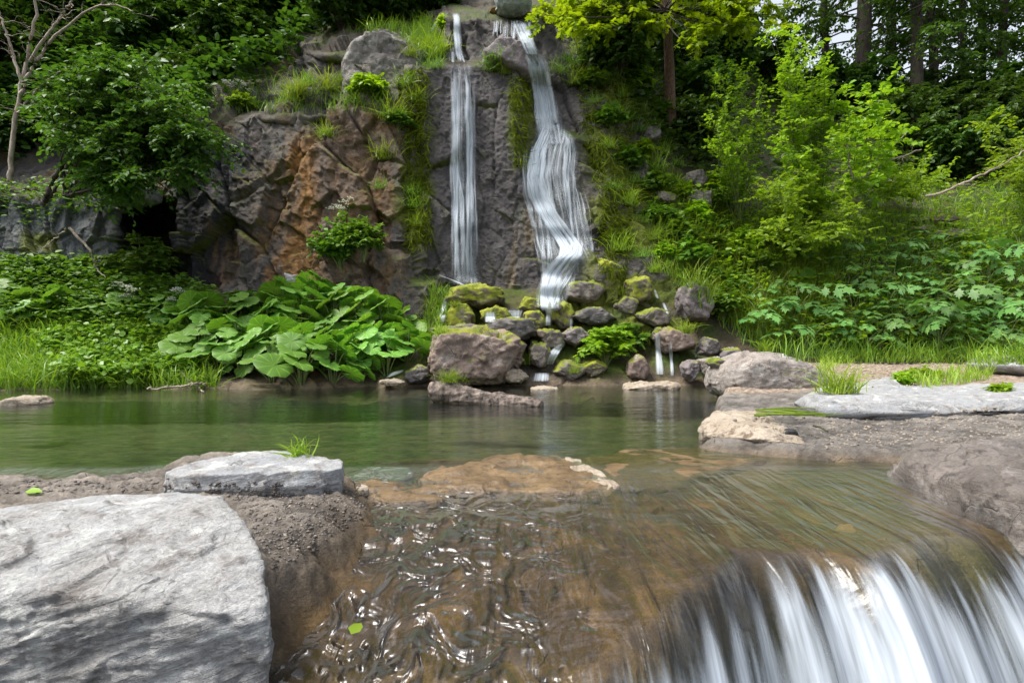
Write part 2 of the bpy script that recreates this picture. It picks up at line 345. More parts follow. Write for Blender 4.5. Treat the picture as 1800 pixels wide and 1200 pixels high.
# ------------------------------------------------------------------ the hillside and the rock face (one sheet of terrain)
CT = {   # sight column: (row, distance) from the shore up to the crest of the hill
 -500: [(705, 9.3), (560, 12), (480, 13), (330, 14), (200, 16), (0, 22), (-260, 34)],
 0:    [(705, 9.3), (640, 11.0), (560, 12.2), (490, 13.3), (465, 13.7), (350, 14.0), (320, 15), (200, 16.5), (0, 20.5), (-260, 34)],
 150:  [(705, 9.3), (640, 11.2), (560, 12.4), (480, 13.8), (350, 14.1), (325, 15), (200, 16), (0, 20), (-260, 34)],
 205:  [(705, 9.3), (640, 11.2), (560, 12.6), (480, 13.9), (345, 14.2), (320, 14.9), (200, 15.6), (0, 20), (-260, 34)],
 240:  [(705, 9.4), (640, 11.3), (560, 12.6), (490, 14.0), (475, 15.2), (460, 16.3), (385, 16.3), (362, 14.3), (320, 14.7), (200, 15.6), (0, 20), (-260, 34)],
 285:  [(705, 9.4), (640, 11.3), (560, 12.8), (500, 14.0), (475, 15.2), (460, 16.1), (375, 16.0), (350, 14.4), (215, 14.9), (200, 15.6), (0, 20), (-260, 34)],
 330:  [(705, 9.5), (640, 11.3), (560, 12.8), (500, 14.1), (350, 14.3), (215, 14.8), (200, 15.6), (150, 17), (0, 20), (-260, 34)],
 450:  [(705, 9.6), (640, 11.4), (520, 13.8), (400, 14.15), (205, 14.6), (192, 15.0), (150, 15.6), (128, 17.2), (0, 21), (-260, 34)],
 560:  [(705, 9.7), (600, 11.9), (525, 13.7), (400, 14.05), (198, 14.5), (188, 14.75), (92, 15.2), (76, 16.4), (0, 20), (-260, 34)],
 640:  [(705, 9.9), (600, 12.1), (530, 13.2), (440, 13.5), (425, 13.9), (200, 14.4), (190, 14.65), (75, 15.05), (60, 16.0), (0, 19), (-260, 34)],
 700:  [(705, 10.1), (600, 12.3), (545, 13.0), (455, 13.35), (435, 13.9), (200, 14.3), (186, 14.6), (78, 14.95), (62, 15.8), (0, 19), (-260, 34)],
 745:  [(705, 10.3), (590, 12.5), (560, 13.0), (500, 13.4), (480, 14.1), (125, 14.7), (100, 15.3), (60, 16.2), (0, 19), (-260, 34)],
 790:  [(705, 10.5), (590, 12.7), (540, 13.4), (505, 14.1), (118, 14.6), (103, 15.1), (34, 15.4), (20, 16.6), (0, 18), (-260, 36)],
 850:  [(705, 10.5), (590, 12.7), (540, 13.4), (505, 14.2), (200, 14.4), (118, 14.6), (106, 15.2), (34, 15.5), (18, 16.8), (0, 18.5), (-260, 36)],
 915:  [(705, 10.5), (590, 12.7), (540, 13.2), (505, 14.0), (280, 14.1), (115, 14.35), (85, 14.9), (40, 15.6), (24, 17), (0, 20), (-260, 36)],
 950:  [(705, 10.5), (590, 12.6), (545, 13.1), (500, 13.8), (300, 14.3), (235, 14.55), (100, 15.3), (40, 15.9), (20, 17), (0, 20), (-260, 36)],
 1000: [(705, 10.5), (590, 12.5), (545, 13.0), (448, 13.6), (436, 13.95), (242, 14.2), (228, 14.9), (100, 15.7), (60, 16.5), (0, 20), (-260, 36)],
 1060: [(705, 10.5), (600, 12.3), (545, 12.9), (440, 13.5), (330, 14.0), (240, 14.6), (100, 16), (0, 19), (-260, 36)],
 1120: [(705, 10.5), (610, 12.2), (545, 12.9), (440, 13.7), (340, 14.6), (250, 15.4), (120, 16.6), (0, 20), (-260, 36)],
 1250: [(705, 10.3), (630, 11.8), (560, 12.8), (460, 14), (330, 15.5), (230, 18), (120, 22), (20, 30), (0, 33)],
 1400: [(705, 10.0), (645, 11.2), (600, 12.2), (480, 13.8), (400, 15), (330, 18), (250, 23), (160, 31)],
 1600: [(705, 9.6), (640, 11.3), (600, 12.2), (500, 13.3), (420, 14.8), (370, 17), (320, 20), (250, 25), (170, 32)],
 1800: [(705, 9.3), (640, 10.9), (600, 11.9), (480, 13.3), (380, 15.3), (318, 18), (250, 24), (170, 32)],
 2300: [(705, 9.3), (640, 10.9), (600, 11.9), (480, 13.3), (380, 15.3), (318, 18), (250, 24), (170, 32)],
}
pxs = np.concatenate([np.arange(-500, -20, 20), np.arange(-20, 1822, 2.0), np.arange(1840, 2301, 20)])
NT = 470
cols = sorted(CT)
tt = np.concatenate([np.linspace(0, .73, 420), np.linspace(.735, 1, 50)])
def col_curve(c):                               # each column resampled by row, then above its last row it levels off
    a = np.array(CT[c], float); r = np.interp(tt, [0, 1], [705, a[-1, 0]])
    return r, np.interp(-r, -a[:, 0], a[:, 1])
rc = np.array([col_curve(c)[0] for c in cols]); yc = np.array([col_curve(c)[1] for c in cols])
PX, TT = np.meshgrid(pxs, tt)
wob = 14 * fbm(np.stack([PX / 90, TT * 9, 0 * PX], -1), 3, 3)
fi = np.interp(np.clip(PX + wob, -500, 2300), cols, np.arange(len(cols))); i0 = np.clip(fi.astype(int), 0, len(cols) - 2); fr = fi - i0
fr = fr * fr * (3 - 2 * fr) * 0.5 + fr * 0.5
ri = np.arange(NT)[:, None]
PY = lerp(rc[i0, ri], rc[i0 + 1, ri], fr)
# columns are blended at equal ROW, not equal index
flat = np.empty_like(PY)
tabY = {c: np.array(CT[c], float) for c in cols}
ally = np.array([[np.interp(-r, -tabY[c][:, 0], tabY[c][:, 1]) for r in np.arange(-260, 706, 1.0)] for c in cols])
rowi = np.clip(PY + 260 + 5 * fbm(np.stack([PX / 40, PY / 40, 0 * PX], -1), 5, 3), 0, 964.999); r0 = rowi.astype(int); rf = rowi - r0
YY = lerp(lerp(ally[i0, r0], ally[i0, r0 + 1], rf), lerp(ally[i0 + 1, r0], ally[i0 + 1, r0 + 1], rf), fr)
for _ in range(2):
    YY[1:-1] = 0.25 * YY[:-2] + 0.5 * YY[1:-1] + 0.25 * YY[2:]
    YY[:, 1:-1] = 0.25 * YY[:, :-2] + 0.5 * YY[:, 1:-1] + 0.25 * YY[:, 2:]
V = P(PX, PY, YY)
def grid_normals(V):
    du = np.gradient(V, axis=1); dv = np.gradient(V, axis=0); return norm(np.cross(du, -dv))
NB = grid_normals(V); NB = np.where((NB[..., 1:2] > 0) & (NB[..., 2:3] < 0.2), -NB, NB)
steep = 1 - ss(0.45, 0.8, NB[..., 2])
rocky = np.clip(ss(1320, 1050, PX) * ss(-50, -10, PY + 40) , 0, 1) * (0.25 + 0.75 * steep)
rocky = rocky * ss(-0.4, 0.6, 706 - PY) 
Vf = V.reshape(-1, 3)
_c, _s = math.cos(.22), math.sin(.22); RV = Vf @ np.array([[_c, 0, _s], [0, 1, 0], [-_s, 0, _c]]).T
b1, e1, id1 = blocks(RV * A(0.50, 0.5, 0.30), 11, 0.20, 0.30, .09)
b2, e2, id2 = blocks(RV * A(1.25, 1.2, 0.72), 23, 0.060, 0.20, .10)
b3, e3, id3 = blocks(RV * A(3.6, 3.6, 2.2), 31, 0.022, 0.09, .12)
b4, e4, id4 = blocks(RV * A(9, 9, 7), 37, 0.007, 0.03, .15)
rock_d = b1 + b2 + b3 + b4 + 0.05 * fbm(Vf * 0.9, 41, 4, 0.5) + 0.022 * fbm(Vf * 6, 43, 4, 0.6) - 0.12 * ss(0.04, 0.0, e1) - 0.06 * ss(0.035, 0.0, e2) * (id2[:, 1] > .4) - .02 * ss(.04, 0, e3) * (id3[:, 1] > .5)
soil_d = 0.22 * fbm(Vf * 0.7, 44, 5) + 0.05 * fbm(Vf * 3.5, 45, 4)
shape = V.shape[:2]
# the rock behind the falls is smoother, finely broken
smooth_zone = ss(735, 765, PX) * ss(1060, 1000, PX) * ss(60, 110, PY) * ss(560, 500, PY)
rd = rock_d.reshape(shape) * (1 - 0.6 * smooth_zone) + smooth_zone * 0.05 * fbm(Vf * A(7, 7, 5), 46, 5, 0.65, True).reshape(shape)
far = ss(16.5, 19, YY)
D = lerp(soil_d.reshape(shape), rd, rocky) * (1 - 0.3 * far)
D = D * ss(9.0, 10.2, YY)
V = V + NB * D[..., None]
NV = grid_normals(V); NV = np.where(NV[..., 2:3] < -0.6, -NV, NV)
# colour of the rock itself: stains, wet streaks, moss
f = lambda s, sc, o=4: fbm(Vf * sc, s, o).reshape(shape)
q1 = f(60, 0.9, 5) * 0.5 + 0.5; q2 = f(61, 3.0, 5) * 0.5 + 0.5; q3 = f(63, A(1.6, 1.6, 0.16), 4); q4 = f(64, A(5.5, 5.5, 0.45), 4); q5 = f(66, 1.5, 5)
C = lerp(A(.075, .067, .066), A(.185, .165, .15), ss(.3, .75, q1 * 0.6 + q2 * 0.4)[..., None])
C = lerp(C, A(.17, .11, .065), (ss(-0.05, 0.35, q5) * ss(740, 690, PX) * 0.75)[..., None])
och = ss(-0.30, 0.12, q3 + 0.45 * q4 + 0.05) * (ss(435, 480, PX) * ss(585, 545, PX) * ss(215, 260, PY) + 0.6 * ss(325, 350, PX) * ss(425, 395, PX) * ss(370, 430, PY) + 0.35 * ss(560, 600, PX) * ss(740, 690, PX))
och = np.clip(och, 0, 1)
C = lerp(C, lerp(A(.42, .195, .045), A(.24, .14, .07), q2[..., None]), (0.9 * och)[..., None])
wetm = ss(-0.28, 0.1, f(65, A(1.4, 1.4, 0.12), 3) + 0.4 * q4 + 0.1) * ss(285, 310, PX) * ss(480, 420, PX) * ss(225, 275, PY)
C = lerp(C, A(.035, .037, .045), (0.95 * wetm)[..., None])
pale = ss(560, 600, PX) * ss(760, 730, PX) * ss(205, 170, PY) * ss(50, 70, PY)
C = lerp(C, lerp(A(.18, .165, .15), A(.34, .31, .275), q2[..., None]), (0.85 * pale)[..., None])
C = lerp(C, lerp(A(.075, .07, .077), A(.155, .14, .148), q2[..., None]), (0.8 * smooth_zone)[..., None])
tanst = smooth_zone * ss(0.1, 0.3, q3) * ss(300, 420, PY) * ss(830, 860, PX)
C = lerp(C, A(.27, .21, .14), (0.7 * tanst)[..., None])
gleft = ss(300, 200, PX) * ss(330, 350, PY) * ss(500, 480, PY)
C = lerp(C, lerp(A(.10, .115, .125), A(.19, .21, .22), q2[..., None]), (0.85 * gleft)[..., None])
mossc = lerp(A(.06, .10, .010), A(.19, .20, .020), q2[..., None])
mm = ss(690, 715, PX + 25 * q5) * ss(775, 745, PX + 25 * q5) * ss(130, 150, PY) * ss(460, 430, PY) * ss(-.25, .05, q4)
mm = mm + ss(880, 905, PX) * ss(945, 930, PX) * ss(110, 140, PY) * ss(320, 290, PY) * ss(-.2, .1, q4)
mm = mm + ss(1005, 1060, PX) * ss(-.12, .16, q5 + .35 * q4) * ss(1350, 1250, PX) * ss(120, 200, PY)
mm = mm + ss(730, 760, PX) * ss(500, 530, PY) * ss(-.3, 0, q5) * ss(1350, 1250, PX)
mm = mm + 0.9 * ss(40, 60, PX) * ss(115, 95, PX) * ss(405, 420, PY) * ss(505, 490, PY) * ss(-.3, .1, q5)
mm = np.clip(mm + ss(0.55, 0.8, NV[..., 2]) * ss(-.3, .2, q5), 0, 1)
C = lerp(C, mossc, mm[..., None])
greenish = ss(900, 920, PX) * ss(1000, 960, PX) * ss(310, 350, PY) * ss(430, 400, PY) * ss(-.1, .2, q5)
C = lerp(C, A(.16, .20, .14), (0.6 * greenish)[..., None])
soil = lerp(A(.035, .028, .018), A(.075, .058, .035), q2[..., None]); soil = lerp(soil, A(.04, .065, .012), ss(-.1, .25, q5)[..., None])
C = lerp(soil, C * A(.68, .70, .69), np.clip(rocky * 1.3, 0, 1)[..., None])
mud = ss(0.22, 0.02, V[..., 2])
C = lerp(C, A(.13, .10, .07) * (0.6 + 0.8 * q2[..., None]), (mud * 0.9)[..., None])
hv = V[::-1].reshape(-1, 3); hc = C[::-1].reshape(-1, 3); hf = quads(*shape)
cl = obj('hillside', hv, hf, M['cliff'], col=hc); tag(cl, kind='structure')
solid(V[::2, ::2][::-1].reshape(-1, 3), np.concatenate([quads(*V[::2, ::2].shape[:2])[:, [0, 1, 2]], quads(*V[::2, ::2].shape[:2])[:, [0, 2, 3]]]))

# ------------------------------------------------------------------ the ground: pool bed, banks, the ledge the water runs over
def poly_sd(x, y, poly):                        # signed distance, positive inside
    poly = np.asarray(poly, float); d = np.full(x.shape, 1e9); ins = np.zeros(x.shape, bool)
    for a, b in zip(poly, np.roll(poly, -1, 0)):
        e = b - a; t = np.clip(((x - a[0]) * e[0] + (y - a[1]) * e[1]) / (e @ e), 0, 1)
        d = np.minimum(d, np.hypot(x - a[0] - t * e[0], y - a[1] - t * e[1]))
        c = ((a[1] > y) != (b[1] > y)) & (x < (b[0] - a[0]) * (y - a[1]) / (b[1] - a[1] + 1e-12) + a[0]); ins ^= c
    return np.where(ins, d, -d)
def gz(*pts): return [tuple(PZ(a, b, 0.03)[:2]) for a, b in pts]
LEFT = gz((0, 846), (140, 850), (250, 842), (320, 815), (420, 806), (600, 828), (655, 872), (640, 905), (590, 945), (545, 985), (495, 1010), (480, 1060), (485, 1200)) + [(-0.55, 0.3), (-7, 0.3), (-7, 2.75)]
RIGHT = gz((1240, 716), (1232, 745), (1225, 782), (1420, 800), (1555, 804), (1620, 822), (1730, 850), (1830, 872)) + [(2.3, 2.2), (2.9, 1.2), (16, 1.2), (16, 14), (5.4, 14)] + gz((1300, 698), (1262, 700))
LX = [-1, 0, .2, .45, .73, 1.08, 1.26, 1.67, 2.13, 3]; LY = [1.05, 1.35, 1.5, 1.80, 2.06, 2.16, 2.10, 2.28, 2.52, 2.8]
def lip_drop(x, y):
    yl = np.interp(x, LX, LY) + 0.03 * np.sin(x * 9) + 0.02 * np.sin(x * 23 + 1)
    d = np.maximum(0, yl - y); k = 1.9 * ss(-.3, .6, x) + 0.35
    return np.where(d < .5, k * d * d, k * (.25 + (d - .5) * 1.0)), yl
def ground_smooth(x, y):
    z = -0.55 + 0.49 * ss(7.2 + .6 * np.sin(x * 1.3 + 1), 3.7, y) ** 1.8 * ss(-1.3, -.8, x + 0 * y) * ss(3.2, 2.6, x)
    z = np.where(y < 3.4, np.maximum(z, -0.06), z) + .015 * ss(4.2, 3.4, y)
    z = z - 0.15 * ss(0.8, 0.0, x) * np.maximum(0, 2.5 - y) ** 1.3
    return z - lip_drop(x, y)[0]
gy = np.concatenate([np.geomspace(0.75, 5.0, 330), np.geomspace(5.03, 14.5, 110)])
gp = np.concatenate([np.arange(-900, -20, 22), np.arange(-20, 1822, 2.8), np.arange(1840, 2900, 22)])
GP, GY = np.meshgrid(gp, gy); GX = (GP - 900) / 1000 * GY
q = np.stack([GX, GY, 0 * GX], -1); qf = q.reshape(-1, 3); gs = GX.shape
n_a = fbm(qf * 1.3, 70, 4).reshape(gs); n_b = fbm(qf * 6, 71, 5, 0.6).reshape(gs); n_c = fbm(qf * 26, 72, 3, .6).reshape(gs)
sl_ = poly_sd(GX, GY, LEFT) + 0.05 * n_a + 0.035 * n_b; sr_ = poly_sd(GX, GY, RIGHT) + 0.10 * n_a + 0.04 * n_b
gz0 = ground_smooth(GX, GY)
onl = ss(-.10, .16, sl_); onr = ss(-.14, .20, sr_)
zl = 0.085 + 0.03 * n_a + 0.034 * n_b + 0.007 * n_c - 0.75 * ss(1.75, 1.35, GY) * ss(-.5, -.68, GX)
zr = np.interp(GY, [2, 4, 6.5, 8, 12, 14.5], [.12, .05, .10, .2, .42, .6]) + 0.03 * n_a + 0.024 * n_b + 0.006 * n_c + 0.03 * ss(.1, 1.0, sr_)
leftw = ss(0.35, -.1, GX) * ss(3.2, 2.6, GY)
bedn = (0.012 + 0.010 * leftw) * n_b + 0.012 * n_a
bt, be, bi = blocks(qf * 2.0, 75, 0.035, 0.07); bedn = bedn + bt.reshape(gs) * ss(0.1, 0.5, GX) * ss(3.6, 3.0, GY) * ss(1.9, 2.5, GY) * 0.35
GZ = gz0 + bedn
GZ = lerp(GZ, zl, onl); GZ = lerp(GZ, zr, onr); GZ = GZ + 0.004 * n_c * (onl + onr)
k1 = ss(-.35, .35, n_b + .4 * n_a)[..., None]
n_f = fbm(qf * A(9, 1.6, 1), 77, 4, .6).reshape(gs)
bed = lerp(A(.050, .030, .011), A(.140, .090, .038), k1); bed = lerp(bed, A(.035, .022, .009), (ss(.02, .3, .5 * n_f + .6 * n_b) * .75)[..., None]); bed = lerp(bed, A(.085, .085, .018), (ss(.0, .3, n_a) * ss(.35, .7, GX) * ss(3.6, 3.0, GY) * 0.85)[..., None])
bed = lerp(bed, A(.155, .11, .06), (ss(.05, .3, n_a - .2 * n_b - .3 * n_f) * 0.5)[..., None])
bed = lerp(bed, lerp(A(.05, .06, .028), A(.105, .10, .05), k1), ss(-.12, -.35, GZ)[..., None])
dirt = lerp(A(.10, .087, .074), A(.225, .20, .175), ss(-.5, .5, n_b + .5 * n_c)[..., None])
sand = lerp(A(.085, .078, .072), A(.20, .185, .17), ss(-.5, .5, n_b + .6 * n_c)[..., None])
grav = lerp(A(.16, .12, .09), A(.33, .27, .215), ss(-.5, .5, n_c + .3 * n_b)[..., None])
sand = lerp(sand, grav, (ss(6.9, 7.5, GY))[..., None])
wetl = ss(.14, .02, GZ)[..., None]
GC = lerp(bed, dirt * lerp(1, .62, wetl), onl[..., None]); GC = lerp(GC, sand * lerp(1, .7, wetl), onr[..., None])
GV = np.stack([GX, GY, GZ], -1)
go = obj('ground', GV.reshape(-1, 3), quads(*gs), M['ground'], col=GC.reshape(-1, 3)); tag(go, kind='structure')
g2 = GV[::2, ::2]; q_ = quads(*g2.shape[:2]); solid(g2.reshape(-1, 3), np.concatenate([q_[:, [0, 1, 2]], q_[:, [0, 2, 3]]]))

# ------------------------------------------------------------------ the water: still pool, then a sheet that slides over the ledge
wy = np.concatenate([np.geomspace(0.75, 4.6, 260), np.geomspace(4.63, 14, 70)])
wp = np.concatenate([np.arange(-900, 300, 30), np.arange(300, 1840, 4), np.arange(1860, 2000, 30)])
WP, WY = np.meshgrid(wp, wy); WX = (WP - 900) / 1000 * WY
flowing = ss(3.7, 2.9, WY + 0.1 * fbm(np.stack([WX, WY, 0 * WX], -1) * 2, 80, 2)) 
flowing = flowing * (1 - .72 * ss(-.08, .22, lip_drop(WX, WY)[1] - WY) * ss(.1, .5, WX))
def water_z(x, y):
    z = ground_smooth(x, y) + lerp(.014, .045, ss(2.0, 3.4, y))
    z = np.where(y > 3.4, 0.0, np.minimum(z, 0.0))
    p = np.stack([x, y, 0 * x], -1)
    return z + 0.006 * fbm(p * A(5, 1.1, 1), 81, 3) * ss(3.6, 2.8, y) - 0.012 * ss(-.2, -.5, x) * ss(2.8, 2.2, y)
WZ = water_z(WX, WY)
wcol = np.stack([WX, WY, flowing], -1)
wo_ = obj('water', np.stack([WX, WY, WZ], -1).reshape(-1, 3), quads(*WX.shape), M['water'], flow=wcol.reshape(-1, 3)); tag(wo_, kind='structure')
# ------------------------------------------------------------------ rocks
_ico = {}
def ico(n):
    if n not in _ico:
        bm = bmesh.new(); bmesh.ops.create_icosphere(bm, subdivisions=n, radius=1)
        _ico[n] = (np.array([v.co for v in bm.verts]), np.array([[v.index for v in f.verts] for f in bm.faces])); bm.free()
    return _ico[n]
def hull_planes(pts):
    bm = bmesh.new()
    for p in pts: bm.verts.new(p)
    r = bmesh.ops.convex_hull(bm, input=bm.verts); bm.normal_update()
    c = np.mean(pts, 0); out = []
    for f in bm.faces:
        n = np.array(f.normal); d = n @ (np.array(f.verts[0].co) - c)
        if d < 0: n, d = -n, -d
        out.append((*n, max(d, 1e-3)))
    bm.free(); return c, np.array(out)
def rock_mesh(pts, res=5, rough=0.05, soft=26, seed=0, strata=0.0, fine=1.0):
    pts = np.asarray(pts, float); ext = (pts.max(0) - pts.min(0)) / 2; sz = float(ext.mean())
    c, pl = hull_planes(pts / ext)              # worked out in a space where the rock is about as long as wide
    d, f = ico(res)
    t = (d @ pl[:, :3].T) / pl[:, 3]
    r = 1.0 / (np.sum(np.maximum(t, 0) ** soft, 1) ** (1.0 / soft))
    v = (c + d * r[:, None]) * ext
    nrm = norm(d / ext)
    q = v / sz + seed * 3.17
    bk, e, ids = blocks(q * 1.5, 90 + seed, 0.5, 1.1)
    bk2, e2, _ = blocks(q * 4.0, 190 + seed, 0.2, 0.5)
    dsp = rough * sz * (bk + bk2 + 1.1 * fbm(q * 2.2, seed, 5, 0.55) + fine * 0.35 * fbm(q * 11, seed + 5, 4, 0.6))
    if strata:
        sq = q @ np.array([[0.96, 0, 0.28], [0, 1, 0], [-0.28, 0, 0.96]]).T
        st = fbm(sq * A(0.9, 0.9, 5.0), seed + 9, 5, 0.62, True)
        dsp = dsp + strata * sz * st * (0.35 + 0.65 * ss(0.75, 0.3, np.abs(nrm[:, 2])))
    return v + nrm * dsp[:, None], f
def rock(pts, mat, label, name='boulder', cat='boulder', res=5, group=None, collide=True, **k):
    v, f = rock_mesh(pts, res, **k); base = A(v[:, 0].mean(), v[:, 1].mean(), v[:, 2].min())
    o = obj(name, v, f, M[mat], loc=base); tag(o, label, cat, group)
    if collide:
        v2, f2 = rock_mesh(pts, min(res, 3), **k); solid(v2, f2)
    return o
def from_outline(out, Y, th, front=0.72, back=0.7):     # the outline has its own distance, real size and thickness
    out = np.asarray(out, float); c = out.mean(0); pts = []
    for dy, s in ((0, 1.0), (-th * 0.32, 0.9), (-th * 0.5, front), (th * 0.35, 0.9), (th * 0.5, back)):
        o = c + (out - c) * s; q = P(o[:, 0], o[:, 1], Y); q[:, 1] += dy; pts.append(q)
    return np.concatenate(pts)
def slab(out, z, th, grow=1.04):
    o = np.asarray(out, float); top = np.array([PZ(a, b, z) for a, b in o]); c = top.mean(0)
    bot = c + (top - c) * grow; bot[:, 2] = z - th; mid = c + (top - c) * (grow + .02); mid[:, 2] = z - th * .45
    return np.concatenate([top, mid, bot])
def blob(cx, cy, w, h, seed, n=7, jag=0.2):
    r = np.random.default_rng(seed); a = np.sort(np.linspace(0, 2 * np.pi, n, endpoint=False) + r.uniform(-.38, .38, n)); k = 1 + r.uniform(-jag, jag, n)
    return np.stack([cx + w / 2 * np.cos(a) * k, cy + h / 2 * np.sin(a) * k], -1)

# the pale block in the lower left corner
fb = [(-2.4, 1.50, .24), (-1.42, 1.53, .225), (-1.25, 1.63, .222), (-1.22, 1.92, .22), (-1.04, 2.0, .215), (-.80, 1.74, .195),
      (-.655, 1.54, .145), (-.60, 1.42, .10), (-.585, 1.38, .05), (-2.4, 1.34, .19), (-1.24, 1.37, .165), (-1.0, 1.34, .14), (-.71, 1.34, .06),
      (-.57, 1.36, -.6), (-.70, 1.31, -.6), (-1.3, 1.30, -.55), (-2.4, 1.28, -.5), (-1.0, 2.0, -.4), (-2.4, 1.6, -.4)]
rock(slab([(-120, 905), (60, 880), (180, 866), (330, 862), (400, 868), (340, 905), (140, 940), (-120, 965)], .165, .25), 'slab_rock', 'flat grey stone with a white patch tucked behind the large pale block', 'flat_stone', 'flat stone', res=6, rough=.02, soft=40, seed=4, strata=.03)
rock(fb, 'pale_rock', 'large pale lichen-spotted block with cracked dark front beside the sliding water', res=7, rough=0.042, soft=44, seed=3, strata=0.05)
rock(slab([(285, 826), (340, 808), (420, 794), (480, 787), (505, 796), (606, 808), (604, 822), (560, 828), (430, 833), (300, 836)], .175, .13, 1.0), 'slab_rock', 'flat blue-grey slab with a grass tuft growing on its edge', 'flat_stone', 'flat stone', res=6, rough=.035, soft=40, seed=5, strata=.05)
rock([tuple(p) for p in from_outline([(1243, 668), (1262, 632), (1300, 617), (1358, 618), (1410, 636), (1446, 662), (1449, 694), (1390, 712), (1300, 704), (1250, 692)], 8.2, 1.3)], 'grey_rock', 'big rounded grey boulder at the pool edge below the bushy bank', res=6, rough=.045, seed=8, strata=.05)
rock(slab([(1400, 698), (1480, 684), (1560, 686), (1640, 668), (1720, 664), (1880, 664), (1880, 706), (1800, 700), (1600, 716), (1460, 713)], .20, .10), 'slab_rock', 'long flat pale blue slab lying across the sandy bank', 'flat_stone', 'flat stone', res=6, rough=.03, soft=40, seed=12, strata=.05)
rock([tuple(p) for p in from_outline([(1722, 640), (1745, 628), (1800, 622), (1900, 622), (1930, 640), (1900, 664), (1775, 665), (1728, 652)], 9.3, 1.3)], 'slab_rock', 'pale flat stone beside the gravel path under the herbs', 'flat_stone', 'flat stone', res=5, rough=.03, soft=34, seed=14)
# the stone edging of the sandy bank and the dark rock beside the lip
rock([tuple(PZ(a, b, z)) for a, b, z in [(1232, 742, .13), (1265, 723, .16), (1330, 718, .15), (1300, 745, .16), (1345, 760, .13), (1418, 782, .06), (1424, 796, -.05), (1330, 784, -.05), (1225, 778, -.05), (1240, 765, .05), (1330, 774, .08), (1405, 760, .06)]], 'tan_rock', 'low tan edging stone between the shallow water and the sand', 'edging_stone', 'stone', res=6, rough=.05, soft=30, seed=16, strata=.06)
bt = [PZ(a, b, z) for a, b, z in [(1556, 826, .02), (1592, 797, .12), (1660, 776, .19), (1760, 772, .20), (1930, 780, .20), (1930, 870, .17), (1810, 862, .16), (1700, 846, .13), (1612, 836, .04), (1690, 880, .0), (1800, 908, -.01), (1930, 925, -.02)]]
rock([tuple(p) for p in bt] + [(p[0] * .99, p[1], -.45) for p in bt if p[2] < .18], 'brink_rock', 'dark flat-topped rock beside the brink of the cascade', res=6, rough=.085, soft=60, seed=18, strata=.05)
# stones of the ledge the water slides over
rock(slab([(722, 836), (770, 822), (840, 806), (900, 799), (985, 796), (1042, 824), (1098, 852), (1010, 862), (930, 852), (850, 856), (760, 854)], .010, .13, 1.06), 'ochre_rock', 'wet dark brown ledge stone awash behind the sliding water', 'ledge_stone', 'stone', res=6, rough=.05, soft=18, seed=20)
rock(slab([(612, 846), (660, 838), (730, 846), (800, 858), (780, 878), (690, 880), (640, 870)], -.004, .10, 1.05), 'ochre_rock', 'low brown stone awash between the grassy slab and the dark brown ledge stone', 'ledge_stone', 'stone', res=5, rough=.06, soft=18, seed=31)
rock(slab([(978, 797), (1012, 802), (1056, 826), (1098, 851), (1072, 857), (1022, 836), (986, 812)], .008, .10, 1.04), 'tan_rock', 'narrow pale ridge of rock at the end of the dark brown ledge stone', 'ledge_stone', 'stone', res=5, rough=.06, soft=18, seed=29)
rock(slab([(1020, 803), (1150, 783), (1330, 786), (1392, 794), (1250, 832), (1112, 860), (1062, 832)], -.002, .10, 1.03), 'ochre_rock', 'amber slab under a hand of clear water beside the tan edging stone', 'ledge_stone', 'stone', res=5, rough=.03, soft=30, seed=21)
rock(slab([(610, 838), (650, 818), (720, 820), (728, 834), (690, 842)], -.004, .06, 1.06), 'slab_rock', 'flat awash slab standing in for a lilac reflection beside the grassy slab', 'ledge_stone', 'stone', res=4, rough=.04, seed=22)  # slab put in for the lilac reflection on the water here
rock(slab([(622, 852), (634, 846), (650, 850), (652, 858), (630, 860)], .03, .05, 1.0), 'tan_rock', 'small pinkish pebble at the corner of the grassy slab', 'pebble', 'pebble', res=4, rough=.02, soft=6, seed=23)
rock([tuple(p) for p in from_outline(blob(1387, 762, 36, 20, 3), 4.25, .11)], 'black_rock', 'black lump of charcoal lying on the sand', 'charcoal_lump', 'charcoal', res=4, rough=.08, seed=25)
for k, (x, y) in enumerate(((1458, 768), (1474, 767))):
    rock([tuple(p) for p in from_outline(blob(x, y, 13, 11, 5 + k), 4.3, .05)], 'black_rock', ('smaller of two tiny charcoal bits on the sand, the farther from the water', 'tiny charcoal bit on the sand, right of its twin')[k] if k else 'tiny charcoal bit on the sand, left of its twin', 'charcoal_lump', 'charcoal', res=3, rough=.08, seed=26 + k)
rock([tuple(p) for p in from_outline([(8, 710), (18, 700), (45, 694), (72, 697), (84, 707), (80, 717), (14, 718)], 7.4, .5)], 'tan_rock', 'lone tan stone poking out of the pool by the grassy bank', 'stone', 'stone', res=5, rough=.05, seed=30)
